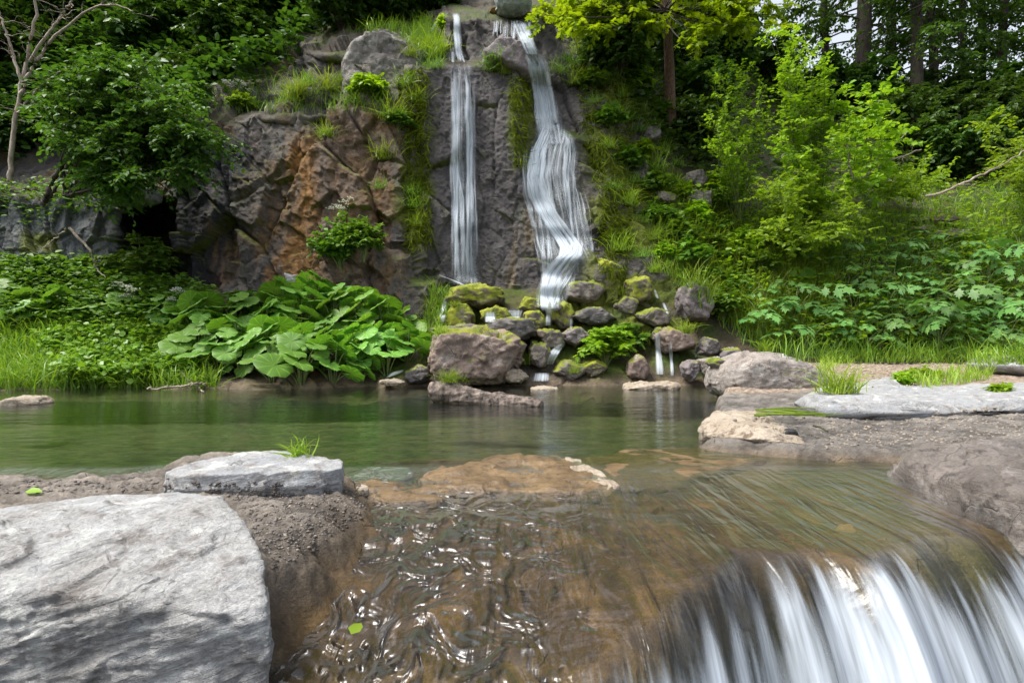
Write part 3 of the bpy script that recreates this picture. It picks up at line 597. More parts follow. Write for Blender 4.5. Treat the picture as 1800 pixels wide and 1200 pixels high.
# boulders at the foot of the falls: outline box, distance, kind, label
BD = [
 ([(752, 606), (768, 582), (835, 575), (900, 582), (930, 606), (912, 645), (890, 676), (765, 678), (748, 640)], None, 11.4, 1.9, 'brown_rock', 'big brown boulder with grass at its foot, between the round leaves and the falls', 6),
 (None, (903, 578, 92, 44), 11.9, 1.2, 'dark_rock', 'dark wedge-shaped wet boulder resting on the big brown one', 5),
 (None, (820, 582, 110, 24), 12.3, 1.0, 'dark_rock', 'low dark wet stone behind the big brown boulder', 4),
 (None, (843, 522, 96, 48), 13.3, 1.2, 'moss_rock', 'broad yellow-mossed boulder at the foot of the straight fall', 5),
 (None, (806, 560, 66, 44), 12.7, .9, 'moss_rock', 'mossy boulder above the left end of the big brown one', 5),
 (None, (872, 556, 50, 34), 12.6, .7, 'moss_rock', 'small mossy boulder below the broad yellow-mossed one', 4),
 (None, (936, 536, 44, 30), 12.9, .7, 'moss_rock', 'mossy stone at the left edge of the twisting fall', 4),
 (None, (938, 566, 44, 40), 12.5, .7, 'moss_rock', 'yellow-mossed stone behind the dark wedge', 4),
 (None, (988, 556, 44, 52), 12.6, .7, 'moss_rock', 'mossy boulder just right of the lowest spout', 4),
 (None, (1026, 514, 66, 50), 13.0, .9, 'half_moss', 'rounded wet boulder washed by the twisting fall', 5),
 (None, (1044, 556, 78, 36), 12.5, .8, 'dark_rock', 'dark stone with a light top right of the lowest spout', 5),
 (None, (1062, 486, 34, 76), 13.1, .8, 'moss_rock', 'tall yellow-mossed stone right of the washed boulder', 4),
 (None, (1124, 508, 56, 52), 13.0, .9, 'moss_rock', 'mossy boulder high on the right of the falls', 5),
 (None, (1098, 538, 44, 36), 12.8, .7, 'half_moss', 'half-mossed stone under the high mossy boulder', 4),
 (None, (1150, 556, 60, 36), 12.5, .8, 'half_moss', 'half-mossed stone behind the leafy plant at the falls', 4),
 ([(1190, 536), (1194, 507), (1212, 494), (1240, 504), (1249, 540), (1236, 568), (1200, 562)], None, 12.6, 1.0, 'purple_rock', 'purplish-grey boulder standing at the foot of the grassy slope', 5),
 (None, (1186, 600, 70, 50), 11.8, .9, 'brown_rock', 'brown wet boulder with thin water running over its left end', 5),
 (None, (968, 600, 46, 40), 12.0, .7, 'half_moss', 'half-mossed stone in the stream below the lowest spout', 4),
 (None, (948, 622, 50, 44), 11.7, .8, 'half_moss', 'mossy stone touching the right end of the big brown boulder', 4),
 (None, (1010, 590, 44, 34), 12.1, .6, 'purple_rock', 'grey stone at the left of the leafy plant', 4),
 (None, (998, 652, 58, 40), 11.5, .7, 'half_moss', 'grey stone with moss at the water edge below the leafy plant', 5),
 (None, (1042, 648, 44, 34), 11.5, .6, 'moss_rock', 'mossy brown stone under the leafy plant', 4),
 (None, (1118, 645, 40, 48), 11.4, .6, 'brown_rock', 'reddish-brown stone right of the leafy plant', 4),
 (None, (1214, 648, 32, 38), 11.0, .5, 'purple_rock', 'upright stone left of the triangular grey one', 4),
 ([(1228, 632), (1262, 626), (1264, 660), (1240, 668)], None, 10.8, .5, 'grey_rock', 'triangular grey stone behind the big rounded boulder', 4),
 (None, (1244, 612, 46, 34), 11.4, .6, 'dark_rock', 'dark stone under the grass above the triangular one', 4),
 (None, (1282, 622, 36, 26), 11.2, .6, 'purple_rock', 'small grey stone in the grass behind the big rounded boulder', 4),
 (None, (1160, 590, 36, 26), 12.1, .5, 'half_moss', 'small mossy stone where thin water drops behind the brown wet boulder', 4),
 (None, (905, 662, 48, 26), 10.9, .5, 'tan_rock', 'light cracked stone at the right foot of the big brown boulder', 4),
 (None, (735, 660, 46, 32), 10.8, .5, 'dark_rock', 'dark stone between the round leaves and the big brown boulder', 4),
 (None, (690, 672, 54, 14), 10.4, .5, 'tan_rock', 'flat rusty stone at the water edge under the round leaves', 4),
 (None, (1150, 680, 104, 20), 10.2, .8, 'tan_rock', 'long pale stone lying on the muddy shore', 5),
 (None, (958, 684, 62, 9), 10.2, .5, 'tan_rock', 'thin pale stone at the water edge behind the log', 4),
 (None, (1226, 352, 52, 40), 15.0, .8, 'purple_rock', 'squared grey rock on the slope beside the yellow sapling', 4),
 (None, (1222, 318, 40, 32), 15.4, .8, 'purple_rock', 'grey rock above the squared one on the slope', 4),
 (None, (1168, 350, 36, 28), 14.8, .6, 'half_moss', 'mossy rock on the slope left of the squared one', 4),
 (None, (1145, 238, 30, 34), 15.9, .6, 'purple_rock', 'small grey rock below the reddish trunk', 4),
 (None, (1668, 412, 74, 20), 14.3, .7, 'tan_rock', 'pale pinkish flat rock among the plants on the slope', 4),
 (None, (1618, 404, 44, 12), 14.6, .6, 'tan_rock', 'narrow pinkish rock left of the pale flat one on the slope', 4),
 (None, (1548, 322, 50, 20), 17.5, .8, 'brown_rock', 'brown rock half hidden under the bush on the slope', 4),
 (None, (1640, 388, 80, 16), 15.2, .7, 'brown_rock', 'brown earthy rock above the pale flat one', 4),
 ([(200, 340), (235, 332), (278, 336), (272, 352), (228, 362), (205, 360)], None, 14.0, 1.0, 'slab_rock', 'grey overhanging block above the dark hollow in the rock face', 5),
 ([(502, 480), (520, 484), (535, 510), (508, 508)], None, 13.5, .5, 'slab_rock', 'small bluish slab leaning at the foot of the ochre rock', 4),
 (None, (456, 530, 30, 22), 13.2, .5, 'slab_rock', 'small bluish stone lying at the foot of the rock face', 4),
 ([(846, 96), (880, 72), (905, 76), (940, 100), (936, 150), (905, 128), (850, 112)], None, 14.6, 1.0, 'purple_rock', 'jutting grey crag between the tops of the two falls', 5),
 ([(597, 118), (612, 84), (645, 65), (690, 62), (730, 78), (754, 106), (758, 160), (738, 196), (650, 200), (603, 172)], None, 15.3, 1.2, 'cliff_head', 'big pale rounded outcrop at the top of the cliff left of the straight fall', 6),
 ([(864, -16), (932, -16), (936, 8), (918, 22), (896, 26), (872, 18)], None, 15.7, 1.1, 'petal_stone', 'smooth round grey stone at the brink between the tops of the falls', 5),
 ([(858, 20), (876, 25), (898, 29), (922, 24), (934, 24), (920, 35), (880, 36)], None, 16.1, .6, 'rust_moss', 'rusty mossed stone under the smooth grey one at the brink', 4),
]
for k, (out, el, Y, th, mat, lab, res) in enumerate(BD):
    g_ = 1.06 if el is not None and el[1] > 450 else 1.0
    o_ = out if out is not None else blob(el[0], el[1], el[2] * g_, el[3] * g_, 40 + k)
    if el is not None and el[1] < 450:
        h_, _ = hit(el[0], el[1] + el[3] * .45)
        if h_ is not None: Y = h_[1] - .05
    nm = 'boulder' if ('boulder' in lab) else ('rock' if ' rock' in lab or 'crag' in lab or 'block' in lab else 'stone')
    rock([tuple(p) for p in from_outline(o_, Y, th)], mat, lab, nm, nm, res=res + (res == 4), rough=.085, soft=40, seed=60 + k)

rs = np.random.default_rng(77)
for k in range(46):
    x, y = rs.uniform(775, 1290), rs.uniform(545, 672)
    h_, n_ = hit(x, y)
    if h_ is None or n_[2] < .35 or (740 < x < 940 and y > 560): continue
    w_ = rs.uniform(16, 34)
    rock([tuple(p) for p in from_outline(blob(x, y - 4, w_, w_ * .7, 900 + k), h_[1] - .05, w_ * .013)], ('dark_rock', 'half_moss', 'brown_rock', 'moss_rock')[k % 4], 'small wet stone wedged between the boulders at the foot of the falls', 'stone', 'stone', res=4, group='small wet stones at the foot of the falls', rough=.09, soft=40, seed=300 + k)

# the log lying in the pool
def tube(path, rad, k=12, rough=0.0, seed=0, cap=True):
    path = np.asarray(path, float); n = len(path); t = norm(np.gradient(path, axis=0)); up = np.where(np.abs(t[:, 2:3]) > .9, A(1, 0, 0), A(0, 0, 1))
    s = norm(np.cross(t, up)); u = np.cross(s, t); a = np.linspace(0, 2 * np.pi, k, endpoint=False); rad = np.broadcast_to(rad, (n,))
    v = path[:, None] + rad[:, None, None] * (np.cos(a)[None, :, None] * s[:, None] + np.sin(a)[None, :, None] * u[:, None])
    if rough:
        q = v.reshape(-1, 3) * A(2.2, 9, 9); v = v + (v - path[:, None]) * (rough * fbm(q, seed, 5, .6, True).reshape(n, k))[..., None]
    i = np.arange(n * k).reshape(n, k); j = np.roll(i, -1, 1)
    f = np.concatenate([np.stack([i[:-1], j[:-1], j[1:]], -1).reshape(-1, 3), np.stack([i[:-1], j[1:], i[1:]], -1).reshape(-1, 3)])
    v = v.reshape(-1, 3)
    if cap:
        v = np.concatenate([v, path[:1], path[-1:]]); c0, c1 = n * k, n * k + 1
        f = np.concatenate([f, np.stack([j[0], i[0], np.full(k, c0)], -1), np.stack([i[-1], j[-1], np.full(k, c1)], -1)])
    return v, f
lp = np.array([P(757, 696, 7.6), P(800, 698, 7.5), P(850, 706, 7.4), P(900, 716, 7.25), P(950, 725, 7.1)]); s_ = np.linspace(0, 1, 70)
lpath = np.stack([np.interp(s_, np.linspace(0, 1, 5), lp[:, k]) for k in range(3)], -1); lpath[:, 2] += .035 + .025 * np.sin(s_ * 8 + 1)
lv, lf = tube(lpath, np.interp(s_, [0, .03, .15, .5, .85, 1], [.08, .12, .13, .105, .10, .09]), 48, .45, 5)
lo = obj('log', lv, lf, M['log'], loc=lpath[35]); tag(lo, 'weathered log with torn grey bark floating in the pool', 'log'); solid(lv, lf)

# ------------------------------------------------------------------ falling water that follows the rock
def sheet(rows, nu=28, nv=120, off=0.07, dens=1.0, smooth=24, bulge=0.05, edge=0.16, denv=None, ymax=None, drop_end=0):
    rows = np.array(rows, float); t = np.linspace(0, 1, nv); c = np.linspace(0, 1, len(rows))
    d_ = np.concatenate([[0], np.cumsum(np.hypot(np.diff(rows[:, 0]), np.diff((rows[:, 1] + rows[:, 2]) / 2)))]); c = d_ / d_[-1]
    py = np.interp(t, c, rows[:, 0]); l = np.interp(t, c, rows[:, 1]); r = np.interp(t, c, rows[:, 2])
    k = np.hanning(9); k /= k.sum(); pad = lambda a: np.convolve(np.pad(a, 4, mode='edge'), k, 'valid'); l, r = pad(l), pad(r)
    u = np.linspace(0, 1, nu); X = l[:, None] + (r - l)[:, None] * u; Yp = np.repeat(py[:, None], nu, 1)
    D = np.zeros((nv, nu))
    for i in range(nv):
        for j in range(nu):
            h, _ = hit(X[i, j], Yp[i, j]); D[i, j] = h[1] if h is not None else np.nan
    D = np.where(np.isnan(D), np.nanmean(D), D)
    D = np.minimum(D, D.min(1, keepdims=True) + .25)
    Dm = D.copy()
    for _ in range(smooth):
        p = np.pad(Dm, 1, mode='edge'); Dm = np.minimum(D, (p[:-2, 1:-1] + p[2:, 1:-1] + p[1:-1, :-2] + p[1:-1, 2:] + 2 * Dm) / 6)
    for _ in range(14):
        p = np.pad(Dm, 1, mode='edge'); Dm = (p[:-2, 1:-1] + p[2:, 1:-1] + p[1:-1, :-2] + p[1:-1, 2:] + 2 * Dm) / 6
    Dm = Dm - off - bulge * np.sin(np.pi * u)[None, :]
    V = P(X, Yp, Dm)
    Lr = np.concatenate([[0], np.cumsum(np.linalg.norm(np.diff(V[:, nu // 2], axis=0), axis=1))])
    W = np.linalg.norm(V[:, -1] - V[:, 0], axis=1).mean()
    de = dens * (.35 + .65 * ss(0, edge, u) * ss(1, 1 - edge, u)) * ss(0, .05, u) * ss(1, .95, u); de = de[None, :] * np.ones((nv, 1))
    if denv is not None: de = de * np.interp(t, np.linspace(0, 1, len(denv)), denv)[:, None]
    F = np.stack([np.broadcast_to(u[None] * W, V.shape[:2]), np.broadcast_to(Lr[:, None], V.shape[:2]), de], -1)
    return V, F
class WB:
    def __init__(s): s.v = []; s.f = []; s.w = []; s.n = 0
    def add(s, VF):
        V, F = VF; q = quads(*V.shape[:2]); s.v.append(V.reshape(-1, 3)); s.w.append(F.reshape(-1, 3) + A(s.n * .013, 0, 0)); s.f.append(q + s.n); s.n += V.shape[0] * V.shape[1]
    def build(s, name, mat, parent=None, loc=(0, 0, 0)):
        return obj(name, np.concatenate(s.v), np.concatenate(s.f), mat, parent, loc, flow=np.concatenate(s.w))
def ribbon(pts, **k):                            # pts: (px, py, width in photo pixels)
    return sheet([(y, x - w_ / 2, x + w_ / 2) for x, y, w_ in pts], **{**dict(nu=8, nv=40, edge=.35, bulge=.03, denv=[.35, .9, 1, 1, .9, .45]), **k})
def gauss(a, n):
    for _ in range(n): p = np.pad(a, ((1, 1), (0, 0), (0, 0)), mode='edge'); a = .25 * p[:-2] + .5 * p[1:-1] + .25 * p[2:]
    return a
class Fall:                                      # one smooth skin over the rock, then many fine strands lying on it
    def __init__(s, rows, nv=240, nu=40, off=.08):
        s.V, _ = sheet(rows, nu=nu, nv=nv, off=off, smooth=26, bulge=.04); s.V = gauss(s.V, 6); s.nv, s.nu = nv, nu
        rows = np.array(rows, float); d_ = np.concatenate([[0], np.cumsum(np.hypot(np.diff(rows[:, 0]), np.diff((rows[:, 1] + rows[:, 2]) / 2)))])
        s.c = d_ / d_[-1]; s.rows = rows
    def tu(s, px, py):                           # photo column and row -> place on the skin
        t = np.interp(py, s.rows[:, 0], s.c); l = np.interp(py, s.rows[:, 0], s.rows[:, 1]); r = np.interp(py, s.rows[:, 0], s.rows[:, 2]); return t, (px - l) / (r - l)
    def at(s, t, u):
        a = np.clip(t, 0, .9999) * (s.nv - 1); b = np.clip(u, -.1, 1.1) * (s.nu - 1); i = a.astype(int); j = np.clip(b.astype(int), 0, s.nu - 2); f = (a - i)[..., None]; g = (b - j)[..., None]
        return (1 - f) * ((1 - g) * s.V[i, j] + g * s.V[i, j + 1]) + f * ((1 - g) * s.V[np.minimum(i + 1, s.nv - 1), j] + g * s.V[np.minimum(i + 1, s.nv - 1), j + 1])
    def skin(s, wb, dens, seed):
        V = s.V; u = np.linspace(0, 1, s.nu); Lr = np.concatenate([[0], np.cumsum(np.linalg.norm(np.diff(V[:, s.nu // 2], axis=0), axis=1))])
        W = np.linalg.norm(V[:, -1] - V[:, 0], axis=1)[:, None] * u[None]
        n_ = fbm(np.stack([W * 3, Lr[:, None] * .6 + 0 * W, 0 * W + seed], -1), seed, 3)
        de = dens * (1 + .9 * n_) * ss(0, .22, u)[None] * ss(1, .78, u)[None]; t = np.linspace(0, 1, s.nv)[:, None]
        wb.add((V, np.stack([W, np.broadcast_to(Lr[:, None], W.shape), de * ss(0, .03, t) * ss(1, .98, t)], -1)))
    def strands(s, wb, path, n, spread, w, dens, seed, jit=4, cut=.35, n_pts=46):
        r_ = np.random.default_rng(seed); path = np.array(path, float)
        for k in range(n):
            y0, y1 = path[0, 0], path[-1, 0]; a = y0 + (y1 - y0) * cut * r_.random() * (r_.random() < .6); e = y1 - (y1 - y0) * cut * r_.random() * (r_.random() < .6)
            py = np.linspace(a, e, n_pts); off = r_.normal() * spread * .55
            px = np.interp(py, path[:, 0], path[:, 1]) + off + jit * fbm(np.stack([py / 60, 0 * py + k * 3.1, 0 * py + seed], -1), seed, 3)
            wd = w * 1.7 * r_.uniform(.4, 1.6) * (1 + .5 * fbm(np.stack([py / 50, 0 * py + k * 5.7, 0 * py], -1), seed + 1, 2))
            nuu = 5; q = np.linspace(-.5, .5, nuu); X = px[:, None] + wd[:, None] * q; t, u = s.tu(X, np.repeat(py[:, None], nuu, 1)); V = s.at(t, u)
            V = V + norm(np.array([0, 0, CAM_H]) - V) * (.02 + .05 * r_.random() + .012 * np.cos(np.pi * q)[None, :, None])
            tt_ = np.linspace(0, 1, n_pts)[:, None]; de = .66 * dens * r_.uniform(.4, 1.5) * np.cos(np.pi * q)[None] ** 1.2 * ss(0, .15, tt_) * ss(1, .88, tt_)
            L = np.concatenate([[0], np.cumsum(np.linalg.norm(np.diff(V[:, 2], axis=0), axis=1))])[:, None]
            wb.add((V, np.stack([q[None] * w * .014 + 0 * L, L + 0 * q[None] + k * 7, de], -1)))
b0 = P(816, 500, 14.0)
lfall = empty('waterfall', b0, 'straight narrow waterfall dropping down the bare grey rock', 'waterfall')
F1 = Fall([(108, 784, 832), (130, 788, 840), (300, 789, 844), (505, 788, 848)]); wb = WB(); F1.skin(wb, .18, 3)
for p_, n_, sp, w_, dn_ in [([(110, 799), (150, 800), (300, 801), (500, 801)], 16, 5, 4, .62), ([(112, 818), (150, 825), (300, 827), (502, 829)], 18, 6, 4, .62), ([(112, 806), (300, 813), (502, 814)], 12, 12, 3, .26), ([(250, 800), (300, 803), (345, 812), (500, 816)], 4, 3, 5, .5), ([(400, 815), (504, 818)], 10, 18, 5, .3)]:
    F1.strands(wb, p_, n_, sp, w_, dn_, int(sp * 7 + n_))
wb.build('main_veil', M['fall'], lfall, b0)
Ft = Fall([(18, 792, 812), (60, 790, 814), (112, 784, 828)], 70, 14); wb = WB()
Ft.strands(wb, [(20, 802), (60, 802), (90, 805), (112, 808)], 9, 4, 4, .7, 5); Ft.strands(wb, [(82, 794), (112, 797)], 5, 5, 3, .5, 6); Ft.strands(wb, [(80, 806), (112, 816)], 6, 6, 3, .5, 7); wb.build('top_spout', M['fall'], lfall, b0)
wb = WB(); wb.add(ribbon([(790, 22, 6), (776, 30, 8), (764, 44, 9), (757, 60, 9), (755, 78, 7)], dens=.55)); wb.build('side_trickle', M['lace'], lfall, b0)
wb = WB(); wb.add(ribbon([(770, 483, 4), (795, 492, 6), (818, 502, 7)], dens=.8, nv=20)); wb.build('foot_splash', M['fall'], lfall, b0)
b1 = P(970, 540, 13.2)
rfall = empty('waterfall', b1, 'broad twisting waterfall spreading over mossy steps beside the straight one', 'waterfall')
Fq = Fall([(32, 864, 930), (62, 862, 940), (100, 866, 950)], 80, 30); wb = WB()
for x0, x1, y1, n_, dn_ in [(874, 870, 66, 6, .45), (888, 886, 70, 8, .45), (902, 900, 70, 7, .5), (914, 916, 74, 8, .6), (934, 936, 60, 3, .55)]: Fq.strands(wb, [(34, x0), (y1, x1)], n_, 6, 3, dn_, n_ + x0)
Fq.strands(wb, [(36, 912), (55, 920), (75, 929), (99, 940)], 16, 8, 5, .75, 21); wb.build('top_veil', M['fall'], rfall, b1)
F2 = Fall([(86, 922, 948), (112, 930, 962), (150, 932, 974), (190, 933, 986), (225, 935, 998), (242, 930, 1018), (265, 918, 1024), (300, 910, 1024), (340, 912, 1028), (400, 926, 1046), (440, 938, 1050), (458, 944, 1040), (478, 944, 1028), (505, 942, 1012), (530, 946, 994), (552, 952, 980)], 300, 48)
wb = WB(); F2.skin(wb, .22, 9)
F2.strands(wb, [(88, 934), (112, 946), (150, 952), (190, 960), (238, 968)], 40, 13, 5, .6, 31, 3, .25); F2.strands(wb, [(120, 940), (150, 941), (238, 945)], 6, 3, 3, .5, 32)
wb.build('upper_chute', M['fall'], rfall, b1)
wb = WB()
F2.strands(wb, [(205, 962), (228, 962), (245, 955), (265, 945), (310, 940), (345, 945), (375, 960), (400, 975), (420, 990), (436, 1000), (450, 997), (475, 976)], 38, 12, 5, .85, 33, 6, .45)
F2.strands(wb, [(222, 985), (245, 1000), (270, 1003), (300, 1000), (350, 1004), (440, 1012)], 18, 12, 3, .42, 34, 6, .7)
F2.strands(wb, [(226, 975), (262, 968), (300, 966), (350, 972), (400, 985), (446, 996)], 26, 22, 3, .36, 35, 7, .7)
F2.strands(wb, [(320, 1008), (360, 1020), (448, 1036)], 12, 10, 3, .36, 36, 5, .6); F2.strands(wb, [(255, 925), (300, 922), (340, 926), (400, 940), (470, 955)], 12, 6, 3, .36, 37, 4, .6)
F2.strands(wb, [(330, 950), (400, 952), (500, 962)], 16, 10, 3, .42, 38, 5, .6); F2.strands(wb, [(215, 968), (256, 975)], 22, 22, 6, .42, 39, 4, .3, 18)
wb.build('middle_veil', M['fall'], rfall, b1)
wb = WB(); F2.strands(wb, [(410, 1000), (430, 1009), (444, 1002), (460, 986), (480, 970), (510, 961), (550, 964)], 34, 12, 5, .72, 41, 6, .45); F2.strands(wb, [(430, 1032), (450, 1020), (475, 1004), (505, 986), (540, 972)], 24, 13, 3, .4, 42, 5, .6); F2.strands(wb, [(440, 1000), (480, 980), (520, 968)], 14, 12, 3, .4, 43, 5, .6); wb.build('lower_fan', M['fall'], rfall, b1)
wb = WB(); wb.add(ribbon([(966, 538, 16), (964, 555, 11), (963, 572, 13)], dens=.8, nv=30)); wb.build('lowest_spout', M['fall'], rfall, b1)
RL = [([(783, 524, 10), (779, 545, 12), (776, 566, 16)], 'thin spill of water at the left of the mossy boulders'),
      ([(862, 548, 20), (862, 566, 24)], 'small white spill below the broad yellow-mossed boulder'),
      ([(905, 545, 34), (908, 560, 12)], 'small spill beside the dark wedge-shaped boulder'),
      ([(988, 604, 14), (975, 618, 22), (966, 640, 16)], 'short rapid below the lowest spout'),
      ([(952, 655, 30), (950, 670, 32)], 'lowest white step of the stream entering the pool'),
      ([(1004, 560, 8), (1004, 578, 6)], 'thin spill right of the lowest spout'),
      ([(1150, 508, 6), (1156, 525, 7)], 'thin white thread beside the high mossy boulder'),
      ([(1166, 532, 7), (1174, 552, 6)], 'thin white thread below the high mossy boulder'),
      ([(1155, 585, 12), (1157, 615, 12), (1160, 658, 18)], 'veil of water left of the brown wet boulder'),
      ([(1178, 604, 10), (1180, 630, 7), (1182, 660, 8)], 'narrow spout falling from the brown wet boulder'),
      ([(1222, 608, 6), (1223, 628, 5)], 'tiny spout above the upright stone'),
      ([(680, 664, 6), (697, 654, 22), (708, 650, 8)], 'small white ripple at the edge of the round leaves')]
for pts, lab in RL:
    wb = WB(); wb.add(ribbon(pts, nv=26, dens=.75, smooth=10)); o = wb.build('trickle', M['fall'], None, wb.v[0].mean(0)); tag(o, lab, 'trickle')
# the cascade over the lip, lower right
cx = np.linspace(-.05, 3.0, 320); ct = np.linspace(0, 1, 110); CX, CTT = np.meshgrid(cx, ct)
yl = lip_drop(CX, 0 * CX)[1]; CY = yl + .16 - CTT * 0.95
CZ = water_z(CX, CY) + .014 + .012 * fbm(np.stack([CX * 14, CTT * 1.5, 0 * CX], -1), 33, 3) * CTT
L_ = np.cumsum(np.concatenate([np.zeros((1, CX.shape[1])), np.hypot(np.diff(CY, axis=0), np.diff(CZ, axis=0))]), 0)
dx_ = np.interp(CX, [-.05, .12, .3, .45, .62, .78, .88, 1.0, 1.1, 1.3, 1.6, 1.75, 1.9, 2.3, 3], [0, .08, .42, .78, .76, .45, .30, .6, .78, .66, .76, .6, .76, .8, .8])
jag = .14 * fbm(np.stack([CX * 5, 0 * CX, 0 * CX], -1), 36, 2) + .10 * fbm(np.stack([CX * 22, 0 * CX, 0 * CX], -1), 38, 2)
dx_ = dx_ * (1 + .55 * fbm(np.stack([CX * 3.5, 0 * CX, 0 * CX], -1), 39, 3))
hot = np.exp(-((CX - 1.22) / .16) ** 2); dx_ = dx_ + .22 * hot; jag = jag + .12 * hot + .13 * ss(.85, .5, CX)
dn = dx_ * ss(.31, .52, (yl + .16 - CY) + jag) * (0.55 + .5 * ss(.2, .6, yl + .16 - CY))
ca = obj('cascade', np.stack([CX, CY, CZ], -1).reshape(-1, 3), quads(*CX.shape), M['cascade'], loc=(1.3, 1.8, -.2), flow=np.stack([CX, L_, dn], -1).reshape(-1, 3))
tag(ca, 'white streaked cascade pouring over the ledge in the lower right corner', 'cascade')
# ------------------------------------------------------------------ plants: leaf shapes and sprays
def T_rhomb(): return A([0, 0, 0], [.45, .30, .05], [1, 0, -.06], [.45, -.30, .05]), np.array([[0, 2, 1], [0, 3, 2]])
def T_oval(wd=.27):
    v = A([0, 0, 0], [.5, 0, -.03], [1, 0, -.14], [.28, wd, .05], [.68, wd * .8, .01], [.28, -wd, .05], [.68, -wd * .8, .01])
    return v, np.array([[0, 1, 3], [3, 1, 4], [1, 2, 4], [0, 5, 1], [5, 6, 1], [1, 6, 2]])
def T_fan(rad, ctr=(.42, 0), droop=.14, cup=.06):   # lobed leaf: outline radii round a centre, mirrored
    a = np.array([r[0] for r in rad]) * math.pi / 180; rr = np.array([r[1] for r in rad])
    x = np.concatenate([ctr[0] + rr * np.cos(a), ctr[0] + (rr * np.cos(a))[::-1]]); y = np.concatenate([rr * np.sin(a), -(rr * np.sin(a))[::-1]])
    z = -droop * np.clip(x, 0, 1) ** 2 + cup * np.abs(y) - .25 * np.abs(y) ** 2
    v = np.concatenate([[[ctr[0], ctr[1], -droop * .17]], np.stack([x, y, z], -1)]); n = len(x)
    f = np.array([[0, 1 + (i + 1) % n, 1 + i] for i in range(n)]); return v, f[:, ::-1]
T_MAPLE = T_fan([(0, .58), (14, .30), (30, .34), (48, .52), (70, .26), (100, .42), (125, .24), (160, .42)])
def T_pinnate():                                 # hogweed: five lobed leaflets hanging from one stalk
    lv, lf = T_fan([(0, .60), (16, .36), (30, .46), (44, .28), (62, .44), (84, .24), (110, .36), (140, .22), (170, .40)], droop=.30, cup=.10); V_ = []; F_ = []
    for k, (x, ang, sc, dz) in enumerate([(.52, 0, .56, -.10), (.44, 62, .46, -.04), (.44, -62, .46, -.04), (.12, 78, .40, 0), (.12, -78, .40, 0)]):
        c_, s_ = math.cos(R(ang)), math.sin(R(ang)); q = lv * sc; V_.append(np.stack([x + q[:, 0] * c_ - q[:, 1] * s_, q[:, 0] * s_ + q[:, 1] * c_, q[:, 2] + dz - .12 * np.abs(q[:, 0] * s_)], -1)); F_.append(lf + k * len(lv))
    return np.concatenate(V_), np.concatenate(F_)
T_HOG = T_pinnate()
def T_round():                                   # butterbur: a big round leaf, notched at the stalk, wavy and dished
    n = 26; a = np.linspace(-math.pi + .22, math.pi - .22, n); v = [[0, 0, 0]]
    for k, (r, z) in enumerate(((.30, .03), (.62, .06), (.92, .06), (1.02, .02))):
        wv = .045 * k / 3 * np.sin(a * 7 + .5) ; rr = r * (1 + .05 * (k / 3) * np.sin(a * 9) + .05 * np.cos(a))
        for i in range(n): v.append([rr[i] * math.cos(a[i]), rr[i] * math.sin(a[i]), z + wv[i] + (.02 if i % 2 else -.01) * (k > 0)])
    f = [[0, 1 + i, 2 + i] for i in range(n - 1)]
    for k in range(3):
        for i in range(n - 1):
            p = 1 + k * n + i; q = p + n; f += [[p, q, q + 1], [p, q + 1, p + 1]]
    return np.array(v, float), np.array(f)
def T_blade(bend=.5, wd=.03, seg=4):
    v = []; f = []
    for i in range(seg):
        t = i / seg; x = bend * t ** 2; z = t - .25 * bend * t ** 3; ww = wd * (1 - t) ** .6
        v += [[x, ww, z], [x, -ww, z]]
    v.append([bend, 0, 1 - .35 * bend])
    for i in range(seg - 1): p = 2 * i; f += [[p, p + 1, p + 3], [p, p + 3, p + 2]]
    p = 2 * (seg - 1); f.append([p, p + 1, p + 2]); return np.array(v, float), np.array(f)
def frames(x, nrm):
    x = norm(x); z = norm(nrm - (nrm * x).sum(-1, keepdims=True) * x); y = np.cross(z, x); return np.stack([x, y, z], -1)
def inst(tmpl, pos, Rm, sc):
    tv, tf = tmpl; n = len(pos); sc = np.broadcast_to(sc, (n,))
    v = pos[:, None] + np.einsum('nij,kj->nki', Rm, tv) * sc[:, None, None]
    return v.reshape(-1, 3), (tf[None] + (np.arange(n) * len(tv))[:, None, None]).reshape(-1, 3)
def rnd(*s): return rng.normal(size=s)
def spray(st, dr, L, n, size, tmpl, droop=.25, splay=55, flat=.35, upn=(0, 0, 1)):
    m = len(st); L = np.broadcast_to(L, (m,)); dr = norm(dr)
    t = (np.arange(n)[None] + rng.uniform(.1, .9, (m, n))) / n
    p = st[:, None] + dr[:, None] * (L[:, None] * t)[..., None]; p[..., 2] -= droop * L[:, None] * t ** 2
    d = dr[:, None] + np.zeros((m, n, 1)); d[..., 2] -= 2 * droop * t; d = norm(d)
    s = norm(np.cross(d, A(0, 0, 1)) + 1e-4); sg = np.where((np.arange(n) % 2)[None] == 0, 1, -1) * np.ones((m, 1))
    c, sn = math.cos(R(splay)), math.sin(R(splay))
    ax = d * c + s * (sg * sn)[..., None] + .28 * rnd(m, n, 3); ax[..., 2] -= .15
    nr = np.asarray(upn, float) + flat * rnd(m, n, 3)
    return inst(tmpl, p.reshape(-1, 3), frames(ax.reshape(-1, 3), nr.reshape(-1, 3)), (size * rng.uniform(.6, 1.2, m * n)))
def bez(p0, p1, p2, n=9):
    t = np.linspace(0, 1, n)[:, None]; return (1 - t) ** 2 * p0 + 2 * t * (1 - t) * p1 + t * t * p2
